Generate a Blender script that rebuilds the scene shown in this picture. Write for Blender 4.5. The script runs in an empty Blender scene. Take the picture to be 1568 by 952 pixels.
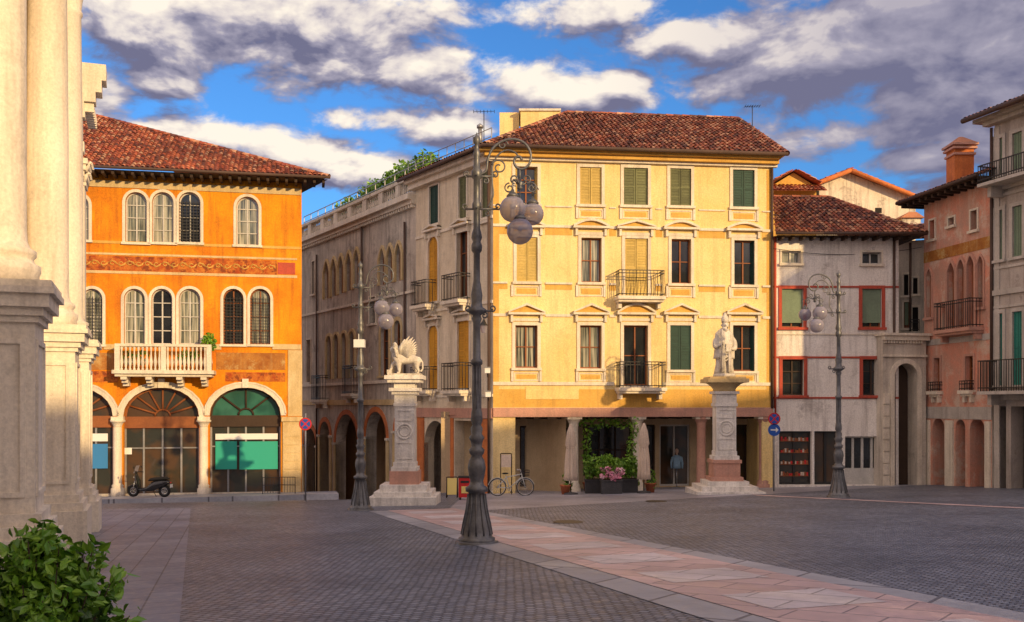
import bpy, math, random
from mathutils import Vector, Matrix
random.seed(11)
FX=1524.0; CX=784.0; CY=620.0; CZ=1.654
def sm(t):
    t=max(0.0,min(1.0,t)); return t*t*(3-2*t)
def gz(x,y):
    yy=min(max(y,-5.0),62.0); xx=min(max(x,-40.0),40.0)
    z=-.0484*yy+.017*xx
    z-=.05*max(0.0,yy-38)*sm((-2-x)/5)
    return z
def T(px,py,D): return Vector(((px-CX)/FX*D, D, CZ+(CY-py)/FX*D))
def G(px,py):
    r=(px-CX)/FX; s=(CY-py)/FX
    a=2.0
    while a<62:
        b=a+.5
        if CZ+s*b-gz(r*b,b)<0: break
        a=b
    for _ in range(20):
        m=(a+b)/2
        if CZ+s*m-gz(r*m,m)<0: b=m
        else: a=m
    return Vector((r*a,a,gz(r*a,a)))
# ---------------- materials
class N:
    def __init__(s,nt): s.nt=nt
    def n(s,t,props=None,**kw):
        nd=s.nt.nodes.new(t)
        if props:
            for k,v in props.items(): setattr(nd,k,v)
        for k,v in kw.items():
            key=int(k[1:]) if k[0]=='i' and k[1:].isdigit() else k.replace('_',' ')
            s.set(nd.inputs[key],v)
        return nd
    def set(s,sock,v):
        if isinstance(v,bpy.types.NodeSocket): s.nt.links.new(v,sock)
        else: sock.default_value=v
    def m(s,op,a,b=0.0,c=0.0,clamp=False):
        nd=s.nt.nodes.new('ShaderNodeMath'); nd.operation=op; nd.use_clamp=clamp
        s.set(nd.inputs[0],a); s.set(nd.inputs[1],b); s.set(nd.inputs[2],c); return nd.outputs[0]
    def mr(s,v,a,b,c=0.0,d=1.0,smooth=False):
        nd=s.nt.nodes.new('ShaderNodeMapRange')
        if smooth: nd.interpolation_type='SMOOTHSTEP'
        s.set(nd.inputs[0],v)
        for i,x in enumerate((a,b,c,d)): nd.inputs[i+1].default_value=x
        return nd.outputs[0]
    def mix(s,f,a,b,mode='MIX'):
        nd=s.nt.nodes.new('ShaderNodeMix'); nd.data_type='RGBA'; nd.blend_type=mode
        s.set(nd.inputs[0],f)
        for i,x in ((6,a),(7,b)):
            if isinstance(x,tuple) and len(x)==3: x=x+(1,)
            s.set(nd.inputs[i],x)
        return nd.outputs[2]
    def noise(s,vec,scale,detail=5,rough=.6,dist=0.0):
        nd=s.nt.nodes.new('ShaderNodeTexNoise')
        s.nt.links.new(vec,nd.inputs['Vector'])
        nd.inputs['Scale'].default_value=scale; nd.inputs['Detail'].default_value=detail
        nd.inputs['Roughness'].default_value=rough; nd.inputs['Distortion'].default_value=dist
        return nd.outputs[0]
    def mapv(s,vec,scale=(1,1,1),rot=(0,0,0),loc=(0,0,0)):
        nd=s.nt.nodes.new('ShaderNodeMapping'); s.nt.links.new(vec,nd.inputs[0])
        nd.inputs['Scale'].default_value=scale; nd.inputs['Rotation'].default_value=rot; nd.inputs['Location'].default_value=loc
        return nd.outputs[0]
def base(name):
    m=bpy.data.materials.new(name); m.use_nodes=True
    nt=m.node_tree; b=nt.nodes['Principled BSDF']; q=N(nt)
    co=nt.nodes.new('ShaderNodeTexCoord').outputs['Object']
    return m,q,b,co
def dk(c,f): return (c[0]*f,c[1]*f,c[2]*f)
def surf(name,c1,c2=None,c3=None,scale=.8,rough=.85,bump=.25,bscale=18,streak=.5,patch=0,pscale=.9,metal=0,spec=.3,fine=.18,island=0,psoft=.05):
    m,q,b,co=base(name)
    if c2 is None: c2=dk(c1,.72)
    if c3 is None: c3=dk(c1,.5)
    if streak==0 and bump==0:
        b.inputs['Base Color'].default_value=c1+(1,)
    else:
        n1=q.noise(co,scale,4,.68)
        col=q.mix(q.mr(n1,.36,.66),c1,c2)
        if streak:
            sv=q.mapv(co,(2.6,2.6,.22)); n2=q.noise(sv,1.6,3,.65)
            col=q.mix(q.m('MULTIPLY',q.mr(n2,.48,.74),streak),col,c3)
        if patch:
            n3=q.noise(q.mapv(co,loc=(7,3,1)),pscale,5,.72,.3)
            col=q.mix(q.m('MULTIPLY',q.mr(n3,.60-patch*.12,.60-patch*.12+psoft),.85),col,c3)
        nf=q.noise(co,bscale,2,.7)
        col=q.mix(fine*2,col,q.mix(q.mr(nf,.3,.7),(0.62,.62,.62),(1.25,1.25,1.25)),'MULTIPLY')
        if island:
            g=q.nt.nodes.new('ShaderNodeNewGeometry').outputs['Random Per Island']
            col=q.mix(1.0,col,q.mix(g,(1-island,)*3,(1+island,)*3),'MULTIPLY')
        q.set(b.inputs['Base Color'],col)
        if bump:
            bm=q.n('ShaderNodeBump',Strength=bump,Distance=.03,Height=nf); q.set(b.inputs['Normal'],bm.outputs[0])
    b.inputs['Roughness'].default_value=rough
    b.inputs['Metallic'].default_value=metal; b.inputs['Specular IOR Level'].default_value=spec
    return m
def glassm(name,c,rough=.08,curt=None,c2=None):
    m,q,b,co=base(name)
    n=q.noise(co,1.1,2,.5)
    col=q.mix(q.mr(n,.4,.6),c,c2 or dk(c,.45))
    if curt:
        w=q.noise(q.mapv(co,(14,14,.4)),1.0,2,.5)
        col=q.mix(q.mr(w,.4,.6),col,curt)
    q.set(b.inputs['Base Color'],col); b.inputs['Roughness'].default_value=rough
    b.inputs['Specular IOR Level'].default_value=.7
    bm=q.n('ShaderNodeBump',Strength=.12,Distance=.05,Height=n); q.set(b.inputs['Normal'],bm.outputs[0])
    return m
def paving(name,c1,c2,mortar,bw,bh,rot,joint=.03,rough=.6,bump=.6,offset=.5,wob=.0,stain=.4):
    m,q,b,co=base(name)
    v=q.mapv(co,rot=(0,0,math.radians(rot)))
    if wob:
        nd=q.nt.nodes.new('ShaderNodeTexNoise'); q.nt.links.new(v,nd.inputs['Vector']); nd.inputs['Scale'].default_value=1.3; nd.inputs['Detail'].default_value=3
        va=q.nt.nodes.new('ShaderNodeVectorMath'); va.operation='MULTIPLY_ADD'
        q.nt.links.new(nd.outputs['Color'],va.inputs[0]); va.inputs[1].default_value=(wob,wob,0); q.nt.links.new(v,va.inputs[2]); v=va.outputs[0]
    br=q.nt.nodes.new('ShaderNodeTexBrick'); q.nt.links.new(v,br.inputs['Vector'])
    br.offset=offset
    br.inputs['Color1'].default_value=c1+(1,); br.inputs['Color2'].default_value=c2+(1,); br.inputs['Mortar'].default_value=mortar+(1,)
    br.inputs['Scale'].default_value=1.0; br.inputs['Brick Width'].default_value=bw; br.inputs['Row Height'].default_value=bh
    br.inputs['Mortar Size'].default_value=joint*bh; br.inputs['Mortar Smooth'].default_value=.4
    n1=q.noise(co,.35,5,.68); n2=q.noise(co,9,3,.7)
    col=q.mix(stain,br.outputs['Color'],q.mix(q.mr(n1,.36,.64),(.55,.55,.57),(1.3,1.27,1.25)),'MULTIPLY')
    col=q.mix(.5,col,q.mix(q.mr(n2,.3,.7),(.7,.7,.7),(1.2,1.2,1.2)),'MULTIPLY')
    q.set(b.inputs['Base Color'],col)
    q.set(b.inputs['Roughness'],q.mr(n2,.3,.7,rough-.12,rough+.15))
    b.inputs['Specular IOR Level'].default_value=.5
    h=q.m('ADD',q.m('MULTIPLY',br.outputs['Fac'],-1.0),q.m('MULTIPLY',n2,.5))
    bm=q.n('ShaderNodeBump',Strength=bump,Distance=.02,Height=h); q.set(b.inputs['Normal'],bm.outputs[0])
    return m
def tilem(name,cols):
    m,q,b,co=base(name)
    g=q.nt.nodes.new('ShaderNodeNewGeometry').outputs['Random Per Island']
    cr=q.nt.nodes.new('ShaderNodeValToRGB'); cr.color_ramp.interpolation='CONSTANT'
    e=cr.color_ramp.elements
    for i,c in enumerate(cols):
        if i<2: el=e[i]
        else: el=e.new(i/len(cols))
        el.position=i/len(cols); el.color=c+(1,)
    q.nt.links.new(g,cr.inputs[0])
    n=q.noise(co,.9,4,.68)
    col=q.mix(.75,cr.outputs[0],q.mix(q.mr(n,.35,.65),(.5,.5,.54),(1.3,1.25,1.15)),'MULTIPLY')
    q.set(b.inputs['Base Color'],col); b.inputs['Roughness'].default_value=.85
    return m
def leafm(name,a,bcol,c):
    m,q,b,co=base(name)
    g=q.nt.nodes.new('ShaderNodeNewGeometry').outputs['Random Per Island']
    n=q.noise(co,2.5,2,.6)
    col=q.mix(g,a,bcol); col=q.mix(q.m('MULTIPLY',q.mr(n,.45,.65),.6),col,c)
    q.set(b.inputs['Base Color'],col); b.inputs['Roughness'].default_value=.4
    return m
MT={}
def mk(k,f,*a,**kw): MT[k]=f(k,*a,**kw)
mk('plaster_orange',surf,(.78,.31,.010),(.60,.17,.006),(.36,.10,.012),scale=.42,streak=.65,patch=.2,pscale=.7,psoft=.22,fine=.25)
mk('fresco_red',surf,(.36,.055,.012),(.56,.20,.03),(.18,.04,.015),scale=4,streak=.3,patch=.6,pscale=3)
mk('fresco_mix',surf,(.44,.19,.04),(.28,.09,.02),(.50,.34,.14),scale=1.4,streak=.4,patch=.6,pscale=1.6,psoft=.12)
mk('plaster_cream',surf,(.86,.67,.32),(.78,.56,.22),(.56,.39,.17),scale=.4,streak=.5,patch=.1,pscale=.7,psoft=.22,fine=.22)
mk('plaster_ochre',surf,(.70,.43,.11),(.60,.34,.07),(.40,.24,.07),scale=.7,streak=.5)
mk('plaster_pink',surf,(.50,.27,.19),(.42,.22,.16),(.30,.18,.13),scale=.8,streak=.4)
mk('plaster_grey',surf,(.62,.55,.46),(.40,.35,.29),(.19,.165,.14),scale=.7,streak=.8,patch=.4,psoft=.15,fine=.25)
mk('plaster_wing',surf,(.76,.66,.50),(.62,.52,.37),(.38,.31,.22),scale=.6,streak=.7,patch=.2,psoft=.2)
mk('plaster_white',surf,(.86,.81,.74),(.74,.68,.61),(.42,.37,.33),scale=.6,streak=.75,patch=.22,psoft=.12,fine=.22)
mk('plaster_red',surf,(.66,.27,.18),(.46,.27,.20),(.60,.46,.36),scale=.9,streak=.6,patch=.7,pscale=.9,psoft=.12)
mk('plaster_beige',surf,(.66,.60,.50),(.52,.46,.38),(.30,.26,.21),scale=.7,streak=.75,patch=.15,psoft=.15)
mk('plaster_corner',surf,(.48,.42,.37),(.38,.33,.29),(.20,.175,.155),scale=.6,streak=.8,patch=.35,psoft=.15)
mk('plaster_rear',surf,(.80,.72,.60),(.62,.54,.44),(.24,.20,.17),scale=.6,streak=.8,patch=.45,psoft=.12)
mk('stone_white',surf,(.78,.70,.57),(.66,.58,.46),(.38,.33,.26),scale=1.2,streak=.55,rough=.7)
mk('stone_grey',surf,(.52,.47,.42),(.42,.38,.33),(.24,.21,.18),scale=1.2,streak=.6,rough=.75)
mk('marble',surf,(.80,.76,.70),(.64,.60,.55),(.32,.30,.27),scale=1.8,streak=.7,rough=.6,bump=.3)
mk('statue_stone',surf,(.74,.68,.58),(.52,.47,.40),(.20,.18,.15),scale=3,streak=.8,rough=.75,bump=.5,bscale=25)
mk('church_stone',surf,(.85,.77,.64),(.75,.66,.53),(.46,.40,.32),scale=.6,streak=.6,patch=.1,psoft=.2,rough=.75,bump=.2)
mk('stone_pink',surf,(.56,.30,.22),(.46,.25,.19),(.30,.19,.15),scale=1.6,streak=.5,rough=.7)
mk('stone_ochre',surf,(.66,.51,.28),(.54,.39,.18),(.34,.24,.12),scale=1.0,streak=.5)
mk('brick_orange',surf,(.62,.20,.06),(.46,.14,.045),(.22,.08,.04),scale=2,streak=.4)
mk('red_paint',surf,(.50,.085,.05),(.40,.075,.045),(.2,.05,.04),scale=2)
mk('wood_brown',surf,(.28,.095,.03),(.2,.065,.025),streak=.2,rough=.6,bump=.1)
mk('wood_dark',surf,(.055,.032,.02),streak=.2,rough=.7,bump=.1)
mk('frame_dark',surf,(.03,.03,.03),streak=0,rough=.5,bump=0)
mk('frame_white',surf,(.62,.60,.55),streak=.1,rough=.6,bump=0)
mk('shutter_olive',surf,(.15,.16,.07),(.11,.12,.06),streak=.3,rough=.65,bump=.1,island=.3)
mk('shutter_green',surf,(.018,.06,.046),(.014,.045,.036),streak=.2,rough=.6,bump=.1,island=.25)
mk('shutter_yellow',surf,(.60,.44,.14),(.50,.36,.10),streak=.3,rough=.65,bump=.1,island=.15)
mk('shutter_ochre',surf,(.66,.34,.04),(.56,.27,.03),streak=.3,rough=.65,bump=.1,island=.15)
mk('shutter_teal',surf,(.03,.22,.17),(.025,.16,.13),streak=.3,rough=.65,bump=.1,island=.2)
mk('blind_green',surf,(.20,.27,.18),(.17,.22,.15),streak=.2,bump=.1)
mk('iron',surf,(.022,.022,.024),(.035,.033,.032),streak=.3,rough=.5,bump=.1,metal=.4,spec=.5)
mk('lamp_iron',surf,(.15,.155,.165),(.085,.088,.095),(.2,.185,.17),scale=4,streak=.5,rough=.42,bump=.15,metal=.45,spec=.5)
mk('metal_grey',surf,(.35,.35,.36),streak=.2,rough=.45,bump=0,metal=.6)
mk('copper_gutter',surf,(.10,.06,.045),streak=.3,rough=.7,bump=0,metal=0)
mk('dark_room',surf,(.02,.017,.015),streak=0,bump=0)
mk('arcade_wall',surf,(.60,.46,.28),(.5,.37,.22),(.3,.21,.12),streak=.3)
mk('glass_dark',glassm,(.022,.026,.03))
mk('glass_curtain',glassm,(.12,.14,.12),.12,(.44,.43,.34))
mk('glass_green',glassm,(.04,.16,.12),.1,None,(.02,.09,.07))
mk('glass_shop',glassm,(.035,.038,.032),.07,None,(.085,.05,.028))
mk('roof_tile',tilem,[(.40,.09,.04),(.50,.14,.06),(.28,.065,.04),(.54,.20,.10),(.38,.11,.06),(.16,.055,.04),(.56,.30,.18)])
mk('roof_tile_dark',tilem,[(.30,.085,.045),(.38,.12,.06),(.20,.06,.04),(.42,.18,.10),(.13,.055,.042),(.48,.26,.16)])
mk('leaf',leafm,(.08,.22,.012),(.22,.40,.03),(.05,.13,.015))
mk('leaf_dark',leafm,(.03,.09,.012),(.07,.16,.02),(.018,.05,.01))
mk('flower_pink',leafm,(.80,.25,.40),(.85,.48,.60),(.80,.75,.72))
mk('turquoise',surf,(.03,.36,.27),streak=0,bump=0,rough=.4)
mk('blue_panel',surf,(.04,.20,.46),streak=0,bump=0,rough=.4)
mk('white_panel',surf,(.75,.76,.74),streak=0,bump=0,rough=.4)
mk('yellow_panel',surf,(.75,.60,.20),streak=0,bump=0,rough=.5)
mk('sign_red',surf,(.55,.03,.03),streak=0,bump=0,rough=.4)
mk('sign_blue',surf,(.02,.09,.40),streak=0,bump=0,rough=.4)
mk('canvas',surf,(.66,.53,.42),(.56,.45,.36),streak=.5,rough=.9)
mk('terracotta',surf,(.42,.13,.06),streak=.3)
mk('planter_grey',surf,(.07,.07,.075),streak=.3)
mk('rubber',surf,(.015,.015,.015),streak=0,rough=.75,bump=0)
mk('scooter_paint',surf,(.012,.012,.014),streak=0,rough=.22,bump=0,spec=.6)
mk('chrome',surf,(.5,.5,.5),streak=0,rough=.2,bump=0,metal=.9)
mk('bike_paint',surf,(.5,.5,.47),streak=0,rough=.4,bump=0)
mk('soil',surf,(.05,.035,.02),streak=0)
mk('bark',surf,(.09,.065,.04),streak=.5)
mk('skin_mannequin',surf,(.5,.36,.28),streak=0,bump=0)
mk('cloth_blue',surf,(.30,.48,.64),streak=0,bump=.1)
def globem():
    m=bpy.data.materials.new('smoked_glass'); m.use_nodes=True; nt=m.node_tree; b=nt.nodes['Principled BSDF']; q=N(nt)
    b.inputs['Base Color'].default_value=(.36,.34,.42,1); b.inputs['Roughness'].default_value=.12
    b.inputs['Specular IOR Level'].default_value=.9
    tr=nt.nodes.new('ShaderNodeBsdfTransparent'); tr.inputs[0].default_value=(.68,.65,.68,1)
    lw=nt.nodes.new('ShaderNodeLayerWeight'); lw.inputs[0].default_value=.35
    mx=nt.nodes.new('ShaderNodeMixShader'); nt.links.new(q.mr(lw.outputs['Facing'],0,.9,.45,.9),mx.inputs[0])
    nt.links.new(tr.outputs[0],mx.inputs[1]); nt.links.new(b.outputs[0],mx.inputs[2])
    nt.links.new(mx.outputs[0],nt.nodes['Material Output'].inputs[0]); MT['smoked_glass']=m
globem()
mk('cobble',paving,(.24,.265,.33),(.12,.135,.175),(.05,.055,.07),.125,.10,32,.15,.48,1.0,wob=.07,stain=.75)
mk('plaza_slab',paving,(.35,.355,.41),(.27,.275,.325),(.15,.155,.18),1.5,.5,-14,.03,.42,.4,stain=.7,wob=.02)
mk('pink_slab',paving,(.60,.44,.43),(.46,.33,.33),(.24,.19,.2),.9,.55,36,.03,.48,.35,stain=.5)
mk('pale_slab',paving,(.64,.58,.60),(.52,.47,.49),(.28,.26,.27),1.1,.55,36,.03,.48,.35,stain=.5)
mk('kerb_slab',paving,(.36,.37,.41),(.27,.28,.32),(.12,.12,.14),1.3,3.0,36,.01,.5,.4,stain=.6)
mk('church_slab',paving,(.20,.225,.30),(.15,.17,.235),(.075,.085,.115),.9,.45,74,.03,.5,.4,stain=.7)
# ---------------- mesh builder
class M:
    def __init__(s): s.v=[]; s.f=[]; s.sm=[]
    def poly(s,pts,smooth=False):
        i=len(s.v); s.v.extend([tuple(p) for p in pts]); s.f.append(tuple(range(i,i+len(pts)))); s.sm.append(smooth)
    def grid(s,rows,closed=False,smooth=True,cap=False):
        i=len(s.v); n=len(rows[0])
        for r in rows: s.v.extend([tuple(p) for p in r])
        for a in range(len(rows)-1):
            for b in range(n if closed else n-1):
                c=(b+1)%n
                s.f.append((i+a*n+b,i+a*n+c,i+(a+1)*n+c,i+(a+1)*n+b)); s.sm.append(smooth)
        if cap and closed:
            s.f.append(tuple(i+b for b in range(n))[::-1]); s.sm.append(False)
            k=i+(len(rows)-1)*n
            s.f.append(tuple(k+b for b in range(n))); s.sm.append(False)
    def hexa(s,p):
        i=len(s.v); s.v.extend([tuple(x) for x in p])
        for f in ((0,3,2,1),(4,5,6,7),(0,1,5,4),(1,2,6,5),(2,3,7,6),(3,0,4,7)):
            s.f.append(tuple(i+k for k in f)); s.sm.append(False)
    def bx(s,x0,x1,y0,y1,z0,z1):
        s.hexa([(x0,y0,z0),(x1,y0,z0),(x1,y1,z0),(x0,y1,z0),(x0,y0,z1),(x1,y0,z1),(x1,y1,z1),(x0,y1,z1)])
    def fb(s,fr,u0,u1,z0,z1,w0,w1):
        P=fr.P
        s.hexa([P(u0,z0,w1),P(u1,z0,w1),P(u1,z0,w0),P(u0,z0,w0),P(u0,z1,w1),P(u1,z1,w1),P(u1,z1,w0),P(u0,z1,w0)])
    def lathe(s,c,prof,seg=16,sx=1,sy=1,rot=0,smooth=True,mod=None):
        rows=[]
        for r,z in prof:
            row=[]
            for k in range(seg):
                a=2*math.pi*k/seg+rot
                rr=r*(mod(a,z) if mod else 1)
                row.append((c[0]+rr*math.cos(a)*sx,c[1]+rr*math.sin(a)*sy,c[2]+z))
            rows.append(row)
        s.grid(rows,True,smooth,True)
    def ball(s,c,r,seg=14,sc=(1,1,1)):
        rows=[]
        n=seg//2+1
        for i in range(n+1):
            t=-math.pi/2+math.pi*i/n
            rr=max(math.cos(t),.01)*r
            rows.append([(c[0]+rr*math.cos(2*math.pi*k/seg)*sc[0],c[1]+rr*math.sin(2*math.pi*k/seg)*sc[1],c[2]+r*math.sin(t)*sc[2]) for k in range(seg)])
        s.grid(rows,True,True,True)
    def tube(s,pts,r,seg=6,cap=True):
        pts=[Vector(p) for p in pts]; rows=[]; n=len(pts)
        up=Vector((0.13,.31,.94)).normalized()
        for i,p in enumerate(pts):
            d=(pts[min(i+1,n-1)]-pts[max(i-1,0)])
            if d.length<1e-6: d=Vector((0,0,1))
            d.normalize()
            a=d.cross(up)
            if a.length<.1: a=d.cross(Vector((1,0,0)))
            a.normalize(); b=d.cross(a)
            rr=r[i] if isinstance(r,(list,tuple)) else r
            rows.append([p+a*rr*math.cos(2*math.pi*k/seg)+b*rr*math.sin(2*math.pi*k/seg) for k in range(seg)])
        s.grid(rows,True,True,cap)
    def torus(s,c,R,r,ax,ay,seg=22,ts=6,a0=0,a1=2*math.pi):
        c=Vector(c);ax=Vector(ax).normalized();ay=Vector(ay).normalized()
        s.tube([c+ax*R*math.cos(a0+(a1-a0)*k/seg)+ay*R*math.sin(a0+(a1-a0)*k/seg) for k in range(seg+1)],r,ts,False)
    def make(s,name,mat,parent=None):
        me=bpy.data.meshes.new(name); me.from_pydata(s.v,[],s.f); me.update()
        me.polygons.foreach_set('use_smooth',s.sm)
        ms=mat if isinstance(mat,list) else [mat]
        for x in ms: me.materials.append(MT[x])
        o=bpy.data.objects.new(name,me); bpy.context.scene.collection.objects.link(o)
        if parent:
            o.parent=parent; o.matrix_parent_inverse=Matrix.Translation(-parent.location)
        return o
class Obj:
    def __init__(s,name,loc,fr=None):
        e=bpy.data.objects.new(name,None); e.location=loc; e.empty_display_size=.3
        bpy.context.scene.collection.objects.link(e); s.e=e; s.p={}; s.fr=fr; s.ops=[]
    def m(s,name,mat):
        k=(name,mat)
        if k not in s.p: s.p[k]=M()
        return s.p[k]
    def done(s):
        for (n,mat),mb in s.p.items():
            if mb.f: mb.make(n,mat,s.e)
        return s.e
class Fr:
    def __init__(s,x0,y0,x1,y1):
        s.o=Vector((x0,y0)); d=Vector((x1-x0,y1-y0)); s.L=d.length; s.d=d.normalized(); s.n=Vector((s.d.y,-s.d.x))
    def off(s,w):
        o=s.o+s.n*w; e=o+s.d*s.L; return Fr(o.x,o.y,e.x,e.y)
    def P(s,u,z,w=0):
        p=s.o+s.d*u+s.n*w; return Vector((p.x,p.y,z))
    def ud(s,px):
        r=Vector(((px-CX)/FX,1.0))
        den=r.x*s.d.y-r.y*s.d.x
        t=(s.o.x*s.d.y-s.o.y*s.d.x)/den
        return (r*t-s.o).dot(s.d),t
    def u(s,px): return s.ud(px)[0]
    def z(s,px,py): return CZ+(CY-py)/FX*s.ud(px)[1]
def pxfr(pa,Da,pb,Db): return Fr((pa-CX)/FX*Da,Da,(pb-CX)/FX*Db,Db)
def arch(ua,ub,zs,rise,kind,n=12):
    uc=(ua+ub)/2; h=(ub-ua)/2; out=[]
    for i in range(n+1):
        if kind=='point':
            x=-1+2*i/n; zz=(1-abs(x)**1.7)
            out.append((uc+h*x,zs+rise*(zz*.82+.18*(1-abs(x)))))
        else:
            a=math.pi*(1-i/n); out.append((uc+h*math.cos(a),zs+rise*math.sin(a)))
    return out
def rise_of(ua,ub,kind):
    h=(ub-ua)/2
    return {'round':h,'seg':h*.35,'point':h*1.5,'flat':h*.8}[kind]
def wall(mb,fr,u0,u1,z0,z1,ops,depth=.25,back=None):
    us={u0,u1}; zs={z0,z1}
    for o in ops:
        us|={max(u0,o[0]),min(u1,o[1])}; zs|={max(o[2],z0),min(o[3],z1)}
    us=sorted(us); zs=sorted(zs)
    for i in range(len(us)-1):
        if us[i+1]-us[i]<1e-5: continue
        for j in range(len(zs)-1):
            if zs[j+1]-zs[j]<1e-5: continue
            uc=(us[i]+us[i+1])/2; zc=(zs[j]+zs[j+1])/2
            if any(o[0]<uc<o[1] and o[2]<zc<o[3] for o in ops): continue
            mb.poly([fr.P(us[i],zs[j]),fr.P(us[i+1],zs[j]),fr.P(us[i+1],zs[j+1]),fr.P(us[i],zs[j+1])])
    for o in ops:
        ua,ub,za,zb,k=o[:5]; d=o[5] if len(o)>5 else depth
        def rq(p,q): mb.poly([fr.P(p[0],p[1]),fr.P(q[0],q[1]),fr.P(q[0],q[1],-d),fr.P(p[0],p[1],-d)])
        rq((ub,za),(ua,za))
        if k:
            r=rise_of(ua,ub,k); zc=zb-r
            pts=arch(ua,ub,zc,r,k)
            rq((ua,za),(ua,zc)); rq((ub,zc),(ub,za))
            for a,b in zip(pts,pts[1:]):
                rq(a,b)
                mb.poly([fr.P(a[0],a[1]),fr.P(b[0],b[1]),fr.P(b[0],zb),fr.P(a[0],zb)])
        else:
            rq((ua,za),(ua,zb)); rq((ua,zb),(ub,zb)); rq((ub,zb),(ub,za))
def path(ua,ub,za,zb,k,t=0):
    if k:
        r=rise_of(ua,ub,k); zc=zb-r
        return [(ua-t,za)]+arch(ua-t,ub+t,zc,r+t,k)+[(ub+t,za)]
    return [(ua-t,za),(ua-t,zb+t),(ub+t,zb+t),(ub+t,za)]
def ring(mb,fr,ua,ub,za,zb,k,t,w0,w1):
    a=path(ua,ub,za,zb,k,0 if t>0 else 0); b=path(ua,ub,za,zb,k,t)
    for i in range(len(a)-1):
        mb.poly([fr.P(*a[i],w1),fr.P(*a[i+1],w1),fr.P(*b[i+1],w1),fr.P(*b[i],w1)])
        mb.poly([fr.P(*b[i],w1),fr.P(*b[i+1],w1),fr.P(*b[i+1],w0),fr.P(*b[i],w0)])
        mb.poly([fr.P(*a[i],w0),fr.P(*a[i+1],w0),fr.P(*a[i+1],w1),fr.P(*a[i],w1)])
    for i in (0,-1):
        mb.poly([fr.P(*a[i],w0),fr.P(*a[i],w1),fr.P(*b[i],w1),fr.P(*b[i],w0)])
def shutterpanel(mb,fr,u0,u1,z0,z1,w):
    mb.fb(fr,u0,u1,z0,z1,w-.04,w)
    t=.06; h=z1-z0
    for a,b in ((z0,z0+t),(z0+h*.5-t/2,z0+h*.5+t/2),(z1-t,z1)): mb.fb(fr,u0,u1,a,b,w,w+.02)
    mb.fb(fr,u0,u0+t,z0,z1,w,w+.018); mb.fb(fr,u1-t,u1,z0,z1,w,w+.018)
    n=int(h/.11)
    for i in range(n):
        z=z0+h*(i+.5)/n; mb.fb(fr,u0+t,u1-t,z-.018,z+.018,w,w+.013)
def window(B,x0,y0,x1,y1,style='glass',ar=None,sur=.12,surm='stone_white',frm='wood_brown',shm='shutter_olive',glm='glass_dark',mull=1,bars=2,depth=.24,sill=True,fr=None,add=True,grille=False,opn=0,sw=.045):
    fr=fr or B.fr; cx=(x0+x1)/2
    ua,ub=fr.u(x0),fr.u(x1); za,zb=fr.z(cx,y1),fr.z(cx,y0)
    if add: B.ops.append((ua,ub,za,zb,ar,depth))
    w=-depth
    gl=B.m('windows_glass',glm)
    if style in('glass','half','blind','curtain'):
        pts=path(ua,ub,za,zb,ar,0)
        gl.poly([fr.P(p[0],p[1],w+.01) for p in pts])
        fm=B.m('window_frames',frm)
        ring(fm,fr,ua+.06,ub-.06,za+.06,zb-.06,ar,.06,w+.01,w+.07)
        fm.fb(fr,ua,ub,za,za+.06,w+.01,w+.072)
        for i in range(mull):
            u=ua+(ub-ua)*(i+1)/(mull+1); fm.fb(fr,u-.03,u+.03,za+.06,zb-(.1 if ar else .05),w+.012,w+.068)
        for i in range(bars):
            z=za+(zb-za)*(i+1)/(bars+1); fm.fb(fr,ua+.05,ub-.05,z-.02,z+.02,w+.014,w+.06)
    if style=='half':
        sh=B.m('shutters',shm); ww=(ub-ua)/2
        for sgn,ue in ((1,ua),(-1,ub)):
            a=math.radians(66-opn)
            p0=fr.P(ue,0,-.03); dirv=(fr.d*sgn*math.cos(a)+fr.n*math.sin(a)*-1)
            k=Fr(p0.x,p0.y,p0.x+dirv.x,p0.y+dirv.y)
            if sgn<0: k.n=-k.n
            shutterpanel(sh,k,0,min(ww,(depth-.04)/ math.sin(a)*.95),za+.02,zb-.02,0)
    if style=='shut':
        sh=B.m('shutters',shm); um=(ua+ub)/2
        shutterpanel(sh,fr,ua+.01,um-.01,za+.01,zb-.01,-.06)
        shutterpanel(sh,fr,um+.01,ub-.01,za+.01,zb-.01,-.06)
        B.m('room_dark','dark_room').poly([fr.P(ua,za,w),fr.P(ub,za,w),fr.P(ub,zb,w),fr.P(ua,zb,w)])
    if style=='blind':
        B.m('blinds',shm).fb(fr,ua+.03,ub-.03,za+(zb-za)*.12,zb-.02,-.10,-.07)
    if style=='dark':
        pts=path(ua,ub,za,zb,ar,0)
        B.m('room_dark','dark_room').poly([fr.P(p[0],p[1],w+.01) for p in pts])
    if sur:
        ring(B.m('window_surrounds',surm),fr,ua,ub,za,zb,ar,sur,-.01,sw)
    if sill:
        B.m('sills',surm).fb(fr,ua-max(sur,.06)-.04,ub+max(sur,.06)+.04,za-.11,za-.003,-.01,.12)
    if grille:
        gm=B.m('grilles','iron')
        n=max(3,int((ub-ua)/.14)); rr=rise_of(ua,ub,ar) if ar else 0
        for i in range(1,n):
            u=ua+(ub-ua)*i/n; gm.fb(fr,u-.012,u+.012,za,zb-rr*.8,-.09,-.066)
        m2=int((zb-za)/.16)
        for i in range(1,m2):
            z=za+(zb-rr*.7-za)*i/m2; gm.fb(fr,ua,ub,z-.011,z+.011,-.092,-.064)
    return ua,ub,za,zb
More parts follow.
